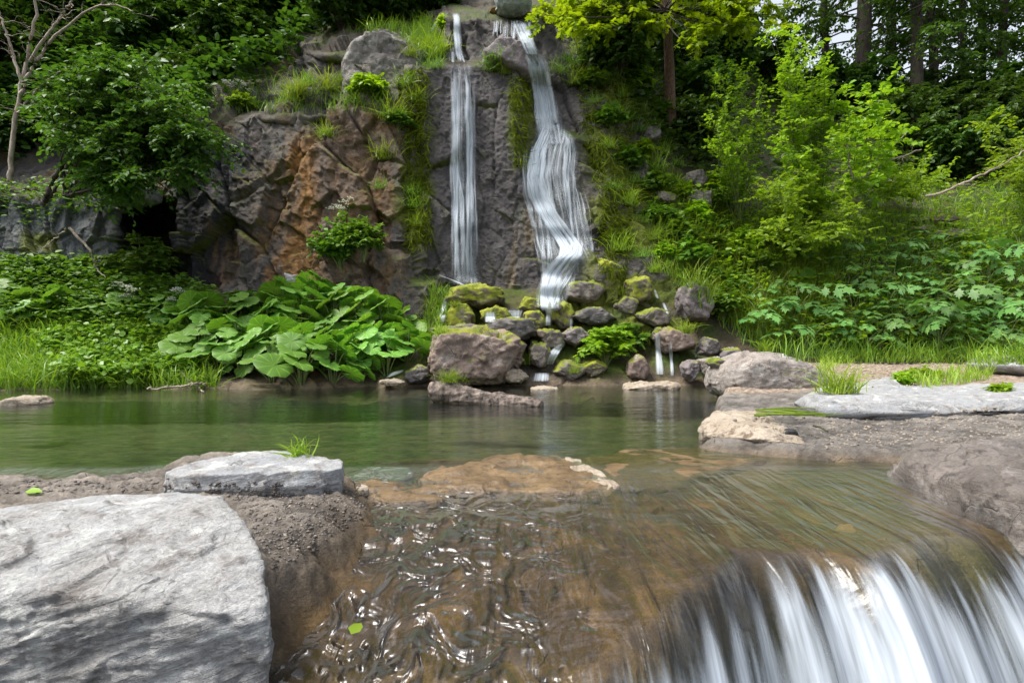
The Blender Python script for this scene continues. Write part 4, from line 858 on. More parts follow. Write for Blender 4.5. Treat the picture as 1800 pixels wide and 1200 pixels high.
def woody(stems, tw, twL, nl, size, tmpl, start=.3, out=.9, upb=.1, droop=.25, flat=.35, twig_r=.006, splay=55, k=6):
    """stems: (path, r0, r1). Twigs leave the upper part of each stem, leaves line the twigs."""
    S = MB(); Lf = MB()
    for path, r0, r1 in stems:
        n = len(path); S.add(*tube(path, np.linspace(r0, r1, n), k, cap=False))
        u = start + (1 - start) * rng.random(tw) ** .8; u[-1] = .99
        i = u * (n - 1); a = np.floor(i).astype(int).clip(0, n - 2); fr_ = (i - a)[:, None]
        st = path[a] * (1 - fr_) + path[a + 1] * fr_; td = norm(path[a + 1] - path[a])
        d = rnd(tw, 3) * A(1, 1, .45); d = norm(d) * out + td * .6; d[:, 2] += upb
        L = twL * rng.uniform(.55, 1.25, tw)
        if twig_r:
            for s_, d_, l_ in zip(st, norm(d), L): S.add(*tube(np.array([s_, s_ + d_ * l_ * .5 - A(0, 0, droop * l_ * .25), s_ + d_ * l_ - A(0, 0, droop * l_)]), [twig_r, twig_r * .7, twig_r * .3], 4, cap=False))
        Lf.add(*spray(st, d, L, nl, size, tmpl, droop, splay, flat))
    return S.arrays(), Lf.arrays()
def plant(name, base, stem, leaf, smat, lmat, label, cat, group=None, parts=('stem', 'foliage')):
    o = empty(name, base, label, cat, group)
    if stem is not None: obj(parts[0], *stem, M[smat], o, base)
    obj(parts[1], leaf[0], leaf[1], M[lmat], o, base, flow=leaf[2] if len(leaf) > 2 else None)
    return o
def in_poly(n, poly, seed):
    r = np.random.default_rng(seed); poly = np.array(poly, float); lo, hi = poly.min(0), poly.max(0); out = []
    while len(out) < n:
        p = r.uniform(lo, hi, (n * 2, 2)); out += p[poly_sd(p[:, 0], p[:, 1], poly) > 0].tolist()
    return np.array(out[:n])
def scatter(n, poly, seed):
    out = []
    for px, py in in_poly(n, poly, seed):
        h, nn = hit(px, py)
        if h is not None: out.append((*h, *nn))
    return np.array(out)
def blades(pts, hgt, wd=.02, bend=.5, lean=.25, hang=0.0):
    n = len(pts); a = rng.uniform(0, 2 * np.pi, n); up = A(0, 0, 1) + lean * rnd(n, 3)
    if hang: up = lerp(up, np.stack([.25 * rnd(n), -.55 + .2 * rnd(n), -.9 + .2 * rnd(n)], -1), hang)
    z = norm(up); x = np.stack([np.cos(a), np.sin(a), 0 * a], -1); x = norm(x - (x * z).sum(-1, keepdims=True) * z); Rm = np.stack([x, np.cross(z, x), z], -1)
    v = []; f = []; m = MB(); var = rng.integers(0, 4, n)
    for k in range(4):
        s = var == k
        if s.any(): m.add(*inst(T_blade(bend * (.4 + .4 * k), wd / hgt * .5), pts[s, :3], Rm[s], hgt * rng.uniform(.5, 1.2, s.sum())))
    return m.arrays()
def stuff(name, vf, mat, label, cat): o = obj(name, *vf, M[mat]); return tag(o, label, cat, None, 'stuff')

# ------------------------------------------------------------------ grass and herbs that nobody could count
LB = [(-260, 560), (330, 575), (345, 640), (390, 684), (-260, 692)]
g = scatter(8200, LB, 1); stuff('grass', blades(g, .50, .022, .75), 'grass', 'tall bright grass along the pool bank', 'grass')
RS = [(1140, 360), (1300, 330), (1620, 330), (2040, 330), (2040, 640), (1480, 640), (1400, 640), (1300, 605), (1150, 470)]
g = scatter(3000, [(-260, 585), (330, 595), (380, 682), (-260, 692)], 33); stuff('grass', blades(g, .46, .020, .85), 'grass_y', 'bright arching grass right at the water edge of the bank', 'grass')
g = scatter(11500, RS, 2); stuff('grass', blades(g, .50, .020, .65), 'grass', 'long grass covering the sunny slope', 'grass')
g = scatter(5200, [(1150, 350), (1300, 380), (1480, 420), (1470, 600), (1320, 600), (1170, 480)], 31); stuff('grass', blades(g, .68, .016, .55), 'grass_y', 'tall thin bright grass between the falls and the lobed plants', 'grass')
g = scatter(2600, [(1480, 380), (2040, 340), (2040, 440), (1560, 440)], 32); stuff('grass', blades(g, .45, .016, .65), 'grass_y', 'bright grass around the pinkish rocks on the slope', 'grass')
g = np.concatenate([scatter(3000, [(1440, 625), (2040, 600), (2040, 655), (1700, 640), (1500, 640), (1440, 660)], 3), scatter(500, [(1590, 675), (1680, 655), (1760, 640), (1740, 668), (1640, 684)], 4)])
stuff('grass', blades(g, .24, .014, .7), 'grass_y', 'short fresh grass fringing the gravel path', 'grass')
mossg = np.concatenate([scatter(2600, [(1005, 110), (1110, 110), (1120, 330), (1100, 430), (1060, 400), (1030, 235)], 5), scatter(1500, [(705, 120), (752, 120), (760, 430), (715, 440), (718, 260)], 6), scatter(700, [(895, 130), (930, 135), (930, 300), (905, 290)], 7), scatter(700, [(1050, 380), (1110, 370), (1100, 500), (1050, 470)], 8)])
stuff('hanging_moss', blades(mossg, .34, .022, .5, .3, .75), 'moss', 'strands of moss and wet grass hanging down the rock beside the falls', 'moss')
g = np.concatenate([scatter(900, [(360, 170), (480, 150), (700, 170), (700, 205), (380, 200)], 9), scatter(1100, [(590, 60), (760, 40), (780, 90), (740, 110), (700, 60)], 10), scatter(800, [(1040, 100), (1110, 100), (1250, 230), (1130, 250)], 11), scatter(500, [(1230, 230), (1300, 235), (1300, 280), (1230, 270)], 12), scatter(500, [(745, 560), (760, 510), (800, 520), (760, 620), (735, 640)], 13)])
stuff('grass', blades(g, .42, .018, .6), 'grass', 'grass growing along the ledges of the rock face', 'grass')
mz = scatter(6500, [(770, 500), (900, 500), (1060, 480), (1150, 490), (1200, 580), (1130, 670), (960, 670), (930, 600), (770, 590)], 43); mz = mz[mz[:, 5] > .45]; k_ = fbm(mz[:, :3] * 3, 5, 3) > -.15
stuff('moss', blades(mz[k_], .055, .010, .6, .5), 'moss', 'fuzzy moss on the tops of the boulders at the foot of the falls', 'moss')
def herb_mass(pts, size, hgt, tmpl, nleaf=7):
    p = np.repeat(pts[:, :3], nleaf, 0); n = len(p); p = p + rnd(n, 3) * A(.10, .10, 0); p[:, 2] += hgt * rng.random(n) ** .7
    a = rng.uniform(0, 2 * np.pi, n); ax = np.stack([np.cos(a), np.sin(a), .15 + .25 * rnd(n)], -1); nr = A(0, -.25, 1) + .4 * rnd(n, 3)
    return inst(tmpl, p, frames(ax, nr), size * rng.uniform(.5, 1.2, n))
u = scatter(2400, [(-260, 480), (180, 480), (340, 520), (400, 560), (330, 590), (-260, 590)], 14)
stuff('undergrowth', herb_mass(u, .16, .5, T_oval(.3), 9), 'leaf_mid', 'dark nettle-like herbs between the bank grass and the rock', 'undergrowth')
u = scatter(420, [(75, 610), (200, 595), (330, 600), (345, 670), (200, 684), (110, 680)], 15)
stuff('undergrowth', herb_mass(u, .13, .42, T_oval(.42), 12), 'grass', 'cushion of small round leaves hanging over the water edge', 'undergrowth')
u = scatter(1000, [(1150, 370), (1330, 330), (1620, 330), (2040, 330), (2040, 600), (1450, 625), (1300, 590)], 16)
stuff('undergrowth', herb_mass(u, .17, .55, T_oval(.25), 7), 'leaf_light', 'low leafy herbs mixed into the slope grass', 'undergrowth')
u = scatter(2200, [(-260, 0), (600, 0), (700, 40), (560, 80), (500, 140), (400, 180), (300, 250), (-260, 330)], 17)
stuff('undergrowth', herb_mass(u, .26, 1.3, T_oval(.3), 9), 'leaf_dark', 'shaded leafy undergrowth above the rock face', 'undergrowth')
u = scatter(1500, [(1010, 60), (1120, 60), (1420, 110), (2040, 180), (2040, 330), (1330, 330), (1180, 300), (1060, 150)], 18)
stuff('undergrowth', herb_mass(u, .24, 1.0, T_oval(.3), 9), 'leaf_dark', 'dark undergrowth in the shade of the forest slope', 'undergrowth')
u = scatter(350, [(-260, 340), (110, 330), (210, 345), (190, 370), (100, 400), (-260, 420)], 19)
stuff('undergrowth', herb_mass(u, .13, .3, T_oval(.3), 7), 'leaf_mid', 'small herbs on top of the grey rock in the far corner of the bank', 'undergrowth')
g = np.concatenate([scatter(1100, [(1490, 636), (1680, 640), (1660, 680), (1500, 680)], 20), scatter(1300, [(1430, 720), (1800, 715), (1800, 770), (1440, 790)], 21), scatter(200, [(430, 860), (640, 860), (560, 960), (490, 985)], 22)])
tv, tf = ico(1); n_ = len(g)
stuff('gravel', inst((tv * A(1, .8, .55), tf), g[:, :3] + A(0, 0, .002), frames(rnd(n_, 3) * A(1, 1, .1), A(0, 0, 1) + .2 * rnd(n_, 3)), .0034 * g[:, 1] * rng.random(n_) ** 2.5 + .0015), 'tan_rock', 'small gravel on the path, the sand and the wet bank', 'gravel')

g = np.concatenate([scatter(1700, [(330, 845), (640, 850), (650, 900), (560, 965), (480, 1000), (430, 900)], 40), scatter(900, [(-260, 848), (300, 838), (340, 858), (-260, 878)], 41), scatter(500, [(1240, 735), (1420, 725), (1800, 780), (1560, 800), (1440, 790)], 42)]); n_ = len(g)
stuff('gravel', inst((tv * A(1, .8, .6), tf), g[:, :3], frames(rnd(n_, 3) * A(1, 1, .1), A(0, 0, 1) + .3 * rnd(n_, 3)), .0042 * g[:, 1] * rng.random(n_) ** 3 + .0014), 'brink_rock', 'crumbs of dark soil and grit on the bare dirt banks', 'gravel')

# ------------------------------------------------------------------ plants one can tell apart
# butterbur patch
def butterbur(seed, n=10):
    global rng; rng = np.random.default_rng(seed); S = MB(); Lf = MB(); tm = T_round()
    for i in range(n):
        a = i * 2.4 + rng.uniform(-.4, .4); r = .12 + .38 * (i / n) + rng.uniform(-.05, .1); h = .72 - .54 * (i / n) ** 1.2 + rng.uniform(-.1, .1)
        top = A(r * math.cos(a), r * math.sin(a), h); S.add(*tube(bez(A(.04 * math.cos(a), .04 * math.sin(a), -.1), A(r * .3 * math.cos(a), r * .3 * math.sin(a), h * .7), top), np.linspace(.013, .009, 9), 6, cap=False))
        out = A(math.cos(a), math.sin(a), -.15) + .15 * rnd(3); nr = A(math.cos(a) * .16, math.sin(a) * .16 - .95, 1) + .18 * rnd(3)
        Lf.add(*inst(tm, top[None], frames(out[None], nr[None]), rng.uniform(.15, .32)))
    rr = np.tile(np.stack([np.arctan2(tm[0][:, 1], tm[0][:, 0]), np.hypot(tm[0][:, 0], tm[0][:, 1]), 0 * tm[0][:, 0]], -1), (n, 1)); return S.arrays(), (*Lf.arrays(), rr)
BBP = [(350, 640), (385, 655), (430, 660), (480, 668), (530, 672), (585, 670), (635, 668), (680, 655), (715, 635), (370, 612), (420, 630), (470, 640), (520, 645), (570, 645), (625, 640), (670, 628), (705, 600), (410, 590), (465, 606), (520, 612), (575, 610), (630, 605), (675, 592), (480, 578), (530, 580), (585, 575), (635, 570), (500, 552), (545, 550), (590, 552), (560, 535), (345, 590)]
prot = []
for k, (x, y) in enumerate(BBP):
    h, _ = hit(x, y)
    if len(prot) < 4:
        s, l = butterbur(100 + k); o = plant('butterbur', (0, 0, 0), s, l, 'stem', 'leaf_butter', 'butterbur plant with big round leaves in the patch on the pool bank', 'plant', 'butterbur plants on the pool bank'); o.location = h; prot.append(o)
    else: dup(prot[k % 4], h, rng.uniform(0, 6.28), rng.uniform(.8, 1.15))
rng = np.random.default_rng(11)
for k, (x, y, s_) in enumerate([(18, 545, .8), (60, 560, .75), (110, 560, .8), (160, 565, .7), (215, 565, .75), (270, 570, .75), (30, 580, .7), (320, 575, .75)]):
    h, _ = hit(x, y); dup(prot[k % 4], h, rng.uniform(0, 6.28), s_, 'smaller butterbur plant behind the tall bank grass', 'butterbur plants behind the bank grass')
# hogweed on the slope
def hogweed(seed, n=9):
    global rng; rng = np.random.default_rng(seed); S = MB(); Lf = MB()
    for i in range(n):
        a = i * 2.4 + rng.uniform(-.4, .4); r = .18 + .36 * rng.random(); h = .25 + .55 * rng.random()
        top = A(r * math.cos(a), r * math.sin(a), h); S.add(*tube(bez(A(0, 0, -.1), A(r * .2 * math.cos(a), r * .2 * math.sin(a), h * .8), top), np.linspace(.011, .006, 9), 5, cap=False))
        out = A(math.cos(a), math.sin(a), -.1) + .2 * rnd(3); nr = A(.35 * math.cos(a), .35 * math.sin(a) - .35, 1) + .3 * rnd(3)
        Lf.add(*inst(T_HOG, top[None], frames(out[None], nr[None]), rng.uniform(.34, .56)))
    return S.arrays(), Lf.arrays()
HW = [(1355, 540), (1340, 575), (1370, 585), (1395, 560), (1365, 520), (1490, 500), (1530, 520), (1500, 560), (1560, 470), (1575, 590), (1600, 510), (1640, 540), (1615, 590), (1660, 500), (1690, 560), (1720, 520), (1700, 470), (1740, 590), (1755, 540), (1780, 500), (1790, 570), (1650, 600), (1590, 440), (1645, 450), (1745, 455), (1795, 445), (1460, 540), (1470, 590), (1520, 605), (1555, 545), (1700, 600), (1440, 470), (1500, 455), (1770, 610), (1480, 560), (1545, 600), (1590, 560), (1625, 565), (1665, 575), (1715, 560), (1790, 535), (1735, 490), (1680, 450), (1570, 500), (1630, 480), (1765, 470), (1420, 600), (1445, 575), (1520, 480), (1655, 530)]
hp = []
for k, (x, y) in enumerate(HW):
    h, _ = hit(x, y + 12)
    first = k < 5
    lab, gr = ('hogweed plant in the dark bluish clump beside the purplish boulder', 'hogweed clump at the foot of the slope') if first else ('hogweed plant with deeply cut leaves on the sunny slope', 'hogweed plants on the slope above the path')
    if k in (0, 1, 5, 6):
        s, l = hogweed(300 + k); o = plant('hogweed', (0, 0, 0), s, l, 'stem', 'leaf_blue', lab, 'plant', gr); o.location = h; hp.append(o)
    else: dup(hp[k % len(hp)], h, rng.uniform(0, 6.28), rng.uniform(.75, 1.2), lab, gr)
rng = np.random.default_rng(12)
# grass tufts
def tuft(n, hgt, wd, sp, seed, lean=.35, bend=.7):
    global rng; rng = np.random.default_rng(seed); p = np.concatenate([rnd(n, 2) * sp, np.zeros((n, 1))], 1); return blades(p, hgt, wd, bend, lean)
t0 = obj('grass_tuft', *tuft(170, .52, .02, .12, 400), M['grass_y']); t1 = obj('grass_tuft', *tuft(150, .40, .018, .16, 401, .5), M['grass'])
TF = [(525, 165), (545, 150), (580, 160), (600, 145), (515, 178), (735, 78), (745, 95), (752, 72), (770, 100), (865, 125), (890, 130), (870, 108), (722, 100), (440, 190), (575, 240), (625, 180), (660, 165), (715, 150), (735, 180), (760, 120), (690, 210), (725, 365), (735, 395), (720, 340), (680, 280), (672, 330), (1140, 260), (1120, 230), (1165, 270), (1190, 290), (1080, 200), (1060, 140), (1150, 300), (1000, 110), (1020, 95), (1045, 180), (1095, 170), (1110, 210), (1070, 260), (1120, 320), (1100, 360), (1130, 390), (1150, 420), (1075, 330), (1185, 330), (1200, 390), (1090, 440), (1125, 450), (1010, 150), (985, 130)]
for k, (x, y) in enumerate(TF):
    h, _ = hit(x, y)
    o = (t0, t1)[k] if k < 2 else dup((t0, t1)[k % 2], h, rng.uniform(0, 6.28), rng.uniform(.6, 1.2))
    o.location = h - A(0, 0, .03); tag(o, 'grass tuft rooted on a ledge of the wet rock face', 'grass tuft', 'grass tufts on the rock face')
for x, y, s_, lab in [(1475, 690, .72, 'fresh grass tuft between the big rounded boulder and the long slab'), (790, 672, .42, 'grass tuft at the foot of the big brown boulder'), (818, 670, .5, 'thicker grass tuft at the foot of the big brown boulder'), (922, 640, .75, 'grass tuft between the brown boulder and the lowest rapid'), (1345, 618, .7, 'grass tuft hanging behind the big rounded boulder'), (1170, 575, .6, 'grass tuft above the brown wet boulder'), (755, 600, .8, 'grass tuft left of the big brown boulder'), (1150, 480, .7, 'grass tuft beside the high mossy boulder'), (1010, 655, .35, 'little grass tuft on the grey stone at the water edge'), (1088, 520, .5, 'grass tuft above the half-mossed stone right of the falls'), (1205, 585, .6, 'grass tuft under the purplish boulder'), (775, 590, .5, 'grass tuft on the upper left of the big brown boulder'), (1130, 600, .55, 'grass tuft between the leafy plant and the brown wet boulder'), (800, 540, .4, 'little grass tuft in front of the broad yellow-mossed boulder')]:
    h, _ = hit(x, y); dup(t0, h, rng.uniform(0, 6.28), s_, lab).pop('group', None)
h, _ = hit(527, 803); o = obj('grass_tuft', *tuft(46, .115, .010, .028, 402, .45, .9), M['grass_y']); o.location = h - A(0, 0, .004); tag(o, 'small grass tuft sprouting from the blue-grey slab', 'grass tuft')
# leafy plants at the falls and on the rock face
def bushlet(seed, rad, hgt, n, size, tmpl, tw=7, twL=.28, nl=8):
    global rng; rng = np.random.default_rng(seed); st = []
    for i in range(n):
        a = rng.uniform(0, 6.28); r = rad * math.sqrt(rng.random()); p2 = A(r * math.cos(a), r * math.sin(a) * .8, hgt * (1 - .5 * (r / rad) ** 2) * rng.uniform(.6, 1.05)); st.append((bez(A(0, 0, -.15), A(p2[0] * .3, p2[1] * .3, p2[2] * .7), p2), .012, .004))
    return woody(st, tw, twL, nl, size, tmpl, start=.45, twig_r=.003)
BL = [(1065, 640, .50, .75, 26, .15, T_MAPLE, 'leaf_light', 'leafy_plant', 'bright leafy plant growing over the stones at the foot of the falls'),
      (1100, 610, .35, .45, 12, .14, T_MAPLE, 'leaf_mid', 'leafy_plant', 'smaller leafy plant right of the bright one at the falls'),
      (600, 470, .62, 1.15, 36, .13, T_oval(.3), 'leaf_mid', 'leafy_plant', 'leafy bush with white umbels growing against the rock face'),
      (640, 450, .45, .8, 18, .13, T_oval(.3), 'leaf_mid', 'leafy_plant', 'leafy shoot right of the bush against the rock face'),
      (650, 172, .5, .45, 26, .13, T_oval(.3), 'leaf_light', 'leafy_plant', 'round leafy clump on the ledge under the pale rock head'),
      (700, 225, .3, .4, 12, .11, T_oval(.3), 'leaf_mid', 'leafy_plant', 'small dark leafy clump hanging on the rock left of the straight fall'),
      (250, 505, .85, 1.2, 30, .16, T_oval(.27), 'leaf_mid', 'elder_sapling', 'sapling with arching leaves in front of the dark hollow'),
      (425, 560, .35, .6, 12, .14, T_oval(.25), 'leaf_mid', 'leafy_plant', 'dark leafy plant at the foot of the ochre rock'),
      (885, 128, .25, .5, 12, .10, T_oval(.3), 'leaf_light', 'leafy_plant', 'small leafy plant under the crag between the falls'),
      (1262, 345, .5, .6, 12, .16, T_MAPLE, 'leaf_yellow', 'maple_sapling', 'yellow-green maple sapling beside the squared grey rock'),
      (780, 55, .2, .3, 8, .10, T_oval(.3), 'leaf_light', 'leafy_plant', 'tiny leafy plant at the very top of the straight fall'),
      (420, 190, .3, .3, 12, .09, T_oval(.35), 'leaf_light', 'leafy_plant', 'pale leafy clump on the ledge above the dark streaks'),
      (1620, 664, .20, .16, 8, .09, T_oval(.3), 'leaf_light', 'leafy_plant', 'small leafy weed at the edge of the long slab'),
      (1590, 675, .14, .10, 6, .08, T_oval(.3), 'leaf_light', 'leafy_plant', 'tiny weed left of the small leafy weed at the slab edge'),
      (1760, 690, .12, .08, 5, .07, T_oval(.3), 'leaf_light', 'leafy_plant', 'tiny weed growing on the right end of the long slab')]
for k, (x, y, rad, hh, n, sz, tm, lm, nm, lab) in enumerate(BL):
    h, _ = hit(x, y); s, l = bushlet(500 + k, rad, hh, n, sz, tm, twL=.28 * (1 if rad > .25 else rad * 2.5)); o = plant(nm, (0, 0, 0), s, l, 'stem', lm, lab, 'plant'); o.location = h
HB = [(1160, 400), (1190, 430), (1225, 400), (1250, 440), (1210, 470), (1170, 455), (1280, 470), (1265, 420), (1315, 450), (1240, 500), (1290, 520), (1350, 440), (1390, 450), (1330, 490), (1430, 430), (1270, 560), (1150, 345), (1200, 360), (1255, 375), (1100, 300), (1130, 280), (1075, 230), (1040, 160), (1110, 160), (1155, 210)]
hb = []
for k, (x, y) in enumerate(HB):
    h, _ = hit(x, y)
    if k < 3: s, l = bushlet(560 + k, .42, .6, 16, .15, (T_oval(.28), T_MAPLE, T_oval(.24))[k]); o = plant('leafy_herb', (0, 0, 0), s, l, 'stem', ('leaf_mid', 'leaf_mid', 'leaf_light')[k], '', 'plant'); o.location = h; hb.append(o)
    else: o = dup(hb[k % 3], h, rng.uniform(0, 6.28), rng.uniform(.6, 1.15))
    tag(o, 'leafy herb in the long grass of the slope right of the broad fall', 'plant', 'leafy herbs on the slope beside the falls')
# white umbels
def umbel(seed):
    global rng; rng = np.random.default_rng(seed); S = MB(); F = MB()
    for j in range(3):
        top = A(.10 * (j - 1), .05 * rng.normal(), .62 + .12 * rng.normal()); S.add(*tube(bez(A(0, 0, -.05), A(0, 0, .4), top), np.linspace(.006, .003, 9), 4, cap=False))
        c = top + rnd(26, 3) * A(.055, .055, .012); F.add(*inst((tv, tf), c, frames(rnd(26, 3), rnd(26, 3)), .013))
    return S.arrays(), F.arrays()
um = None
for x, y, gr in [(215, 545, 0), (235, 552, 0), (228, 560, 0), (310, 565, 0), (322, 560, 0), (345, 558, 0), (590, 400, 1), (612, 398, 1), (600, 410, 1), (405, 185, 2), (420, 180, 2), (432, 188, 2), (625, 172, 2)]:
    h, _ = hit(x, y + 6); lab, g_ = [('white umbel flower above the dark herbs of the bank', 'white umbels on the bank'), ('white umbel flower at the bush against the rock face', 'white umbels at the rock bush'), ('white umbel flower on the ledge above the rock face', 'white umbels on the ledge')][gr]
    if um is None: um = plant('umbel_flower', (0, 0, 0), *umbel(600), 'stem', 'white', lab, 'flower', g_, ('stem', 'blossom')); um.location = h
    else: dup(um, h, rng.uniform(0, 6), rng.uniform(.8, 1.2), lab, g_)
rng = np.random.default_rng(13)

# ------------------------------------------------------------------ shrubs and trees
def stems_to(base, tips, r0, r1, rise=.55, jit=.15):
    out = []
    for tp in tips:
        m = lerp(base, tp, .45) + rnd(3) * jit; m[2] = lerp(base[2], tp[2], rise + .15 * rng.random()); out.append((bez(base + rnd(3) * .04 * A(1, 1, 0), m, tp, 10), r0 * rng.uniform(.6, 1.1), r1))
    return out
def px_tips(poly, n, y0, y1, seed):
    q = in_poly(n, poly, seed); return P(q[:, 0], q[:, 1], np.random.default_rng(seed).uniform(y0, y1, n))
# left: leafy tree leaning over the rock face
base = P(120, 345, 13.4)
tips = px_tips([(95, 130), (160, 95), (260, 85), (345, 140), (330, 190), (415, 245), (330, 300), (240, 290), (215, 350), (175, 320), (120, 230), (60, 200)], 80, 11.2, 13.3, 50)
tips = np.concatenate([tips, px_tips([(200, 230), (330, 190), (425, 250), (345, 305), (250, 290), (240, 345), (205, 350)], 34, 11.3, 12.6, 57)])
s, l = woody(stems_to(base, tips, .035, .006, .75), 15, .6, 13, .12, T_oval(.3), start=.6, droop=.35, upb=-.05, flat=.3)
plant('leafy_tree', base, s, l, 'bark', 'leaf_tree', 'leafy tree with layered drooping sprays leaning over the dark hollow', 'tree', None, ('branches', 'crown'))
# left: bare twigs
def twigtree(paths, Y, seed, side=9, sl=.55):
    global rng; rng = np.random.default_rng(seed); S = MB()
    for pts, w0, w1 in paths:
        q = np.array([P(x, y, Y + .12 * rng.normal()) for x, y in pts]); s_ = np.linspace(0, 1, 26); pth = np.stack([np.interp(s_, np.linspace(0, 1, len(q)), q[:, k]) for k in range(3)], -1)
        kk = np.hanning(7); kk /= kk.sum(); pth = np.stack([np.convolve(np.pad(pth[:, k], 3, mode='edge'), kk, 'valid') for k in range(3)], -1) + .012 * rnd(26, 3)
        rd_ = np.linspace(w0, w1, 26) * Y / 1000 / 2; S.add(*tube(pth, rd_, 7, cap=False))
        for j in range(side):
            i = rng.integers(6, 25); d = norm(rnd(3) * A(1, .7, .6) + A(.2, 0, .35)); L = sl * rng.uniform(.4, 1.2); p = pth[i] + np.cumsum(np.concatenate([np.zeros((1, 3)), (d + .35 * rnd(7, 3)) * L / 7]), 0); r_ = rd_[i] * .42
            S.add(*tube(p, np.linspace(r_, .0025, 8), 5, cap=False))
            for _ in range(2):
                b_ = p[rng.integers(3, 8)]; d2 = norm(d + .8 * rnd(3)); S.add(*tube(np.array([b_, b_ + d2 * L * .25 + .02 * rnd(3), b_ + d2 * L * .5]), [.0035, .003, .002], 4, cap=False))
    return S.arrays()
tw = twigtree([([(17, 322), (20, 260), (32, 180), (45, 110), (62, 40), (62, -30)], 9, 4), ([(34, 170), (55, 120), (95, 65), (160, 12), (205, 8), (238, 22)], 7, 1.5), ([(40, 150), (22, 90), (5, 40), (-10, 0)], 6, 2), ([(50, 110), (85, 60), (120, 10), (140, -25)], 6, 2), ([(30, 200), (70, 150), (120, 118), (160, 150)], 4, 1.5)], 12.2, 51)
o = obj('bare_tree', *tw, M['twig'], loc=P(17, 322, 12.2)); tag(o, 'thin leafless pale tree with a branch arching over the leafy one', 'tree')
tw = twigtree([([(72, 362), (90, 325), (122, 265), (130, 250)], 11, 6), ([(80, 358), (104, 318), (130, 262)], 6, 4)], 12.6, 52, 2, .2); o = obj('withered_sapling', *tw, M['bark'], loc=P(72, 362, 12.6)); tag(o, 'leaning broken brown stem below the leafy tree', 'sapling')
tw = twigtree([([(120, 400), (160, 440), (168, 470), (185, 488)], 5, 1.5), ([(120, 400), (90, 425), (70, 440)], 3, 1)], 12.8, 53, 2, .25); o = obj('dead_twig', *tw, M['twig'], loc=P(165, 480, 12.8)); tag(o, 'forked bare twig leaning on the grey rock above the bank', 'twig')
tw = twigtree([([(255, 684), (300, 681), (345, 676), (352, 685), (358, 690)], 4, 2), ([(320, 679), (350, 672), (362, 676)], 3, 1.5)], 9.3, 54, 2, .15); o = obj('dead_twig', *tw, M['twig'], loc=P(300, 684, 9.3)); tag(o, 'pale dead twig lying at the water edge below the bank grass', 'twig')
# right: the young leafy bushes
for k, (bx, by, poly, n, y0, y1, lm, nm, lab, sz, tm) in enumerate([
    (1432, 400, [(1360, 330), (1375, 200), (1350, 60), (1400, 40), (1440, 90), (1480, 160), (1480, 330), (1440, 370)], 46, 12.6, 14.2, 'leaf_light', 'young_bush', 'tall fresh green bush of straight shoots in the middle of the slope', .125, T_oval(.28)),
    (1300, 395, [(1215, 190), (1260, 130), (1310, 115), (1350, 150), (1360, 260), (1310, 290), (1230, 240)], 26, 13.2, 14.8, 'leaf_light', 'young_bush', 'spreading small-leaved bush left of the tall fresh green one', .10, T_oval(.3)),
    (1512, 330, [(1470, 320), (1480, 160), (1520, 150), (1550, 130), (1590, 130), (1570, 200), (1625, 205), (1600, 260), (1560, 320)], 22, 12.6, 14.0, 'leaf_light', 'young_bush', 'open bush with larger bright leaves right of the tall fresh green one', .15, T_oval(.36)),
    (1400, 425, [(1300, 420), (1330, 320), (1400, 290), (1470, 320), (1530, 370), (1520, 420), (1400, 440)], 34, 12.0, 13.6, 'leaf_light', 'young_bush', 'low dense bush around the feet of the tall fresh green one', .12, T_oval(.28)),
    (1560, 345, [(1540, 300), (1620, 260), (1680, 300), (1660, 330), (1560, 340)], 14, 13.0, 15.5, 'leaf_light', 'young_bush', 'low bush at the right end of the bushes above the pinkish rocks', .13, T_oval(.3)),
    (1850, 330, [(1700, 230), (1760, 190), (1830, 210), (1850, 330), (1760, 340), (1720, 290)], 30, 12.0, 14.5, 'leaf_light', 'young_bush', 'thin-branched bush reaching into the picture above the far end of the slope', .12, T_oval(.3))]):
    h, _ = hit(bx, by); tips = px_tips(poly, n, y0, y1, 70 + k)
    s, l = woody(stems_to(h, tips, .017, .005, .6), 11, .44, 10, sz, tm, start=.25, droop=.12, upb=.25, flat=.42)
    plant(nm, h, s, l, 'stem', lm, lab, 'bush', None, ('branches', 'foliage'))
# yellow-green maple over the falls
h, _ = hit(1180, 235); top = P(1168, -60, 15.0); tpath = bez(h - A(0, 0, .2), lerp(h, top, .5) + A(.05, 0, 0), top, 16)
tips = px_tips([(935, 5), (1000, -40), (1260, -60), (1400, -40), (1390, 40), (1320, 60), (1240, 85), (1120, 45), (1030, 60), (975, 66), (940, 60)], 52, 13.6, 15.6, 80)
st = [(tpath, .13, .09)] + stems_to(P(1168, 20, 15.0), tips, .03, .005, .75)
s, l = woody(st[1:], 9, .45, 10, .17, T_MAPLE, start=.45, droop=.25, upb=0, flat=.35)
trunk = tube(tpath, np.linspace(.14, .10, 16), 10, .25, 8)
o = plant('maple_tree', h, s, l, 'bark', 'leaf_yellow', 'yellow-green maple with a thin reddish trunk overhanging the broad fall', 'tree', None, ('branches', 'crown')); obj('trunk', *trunk, M['redbark'], o, h)
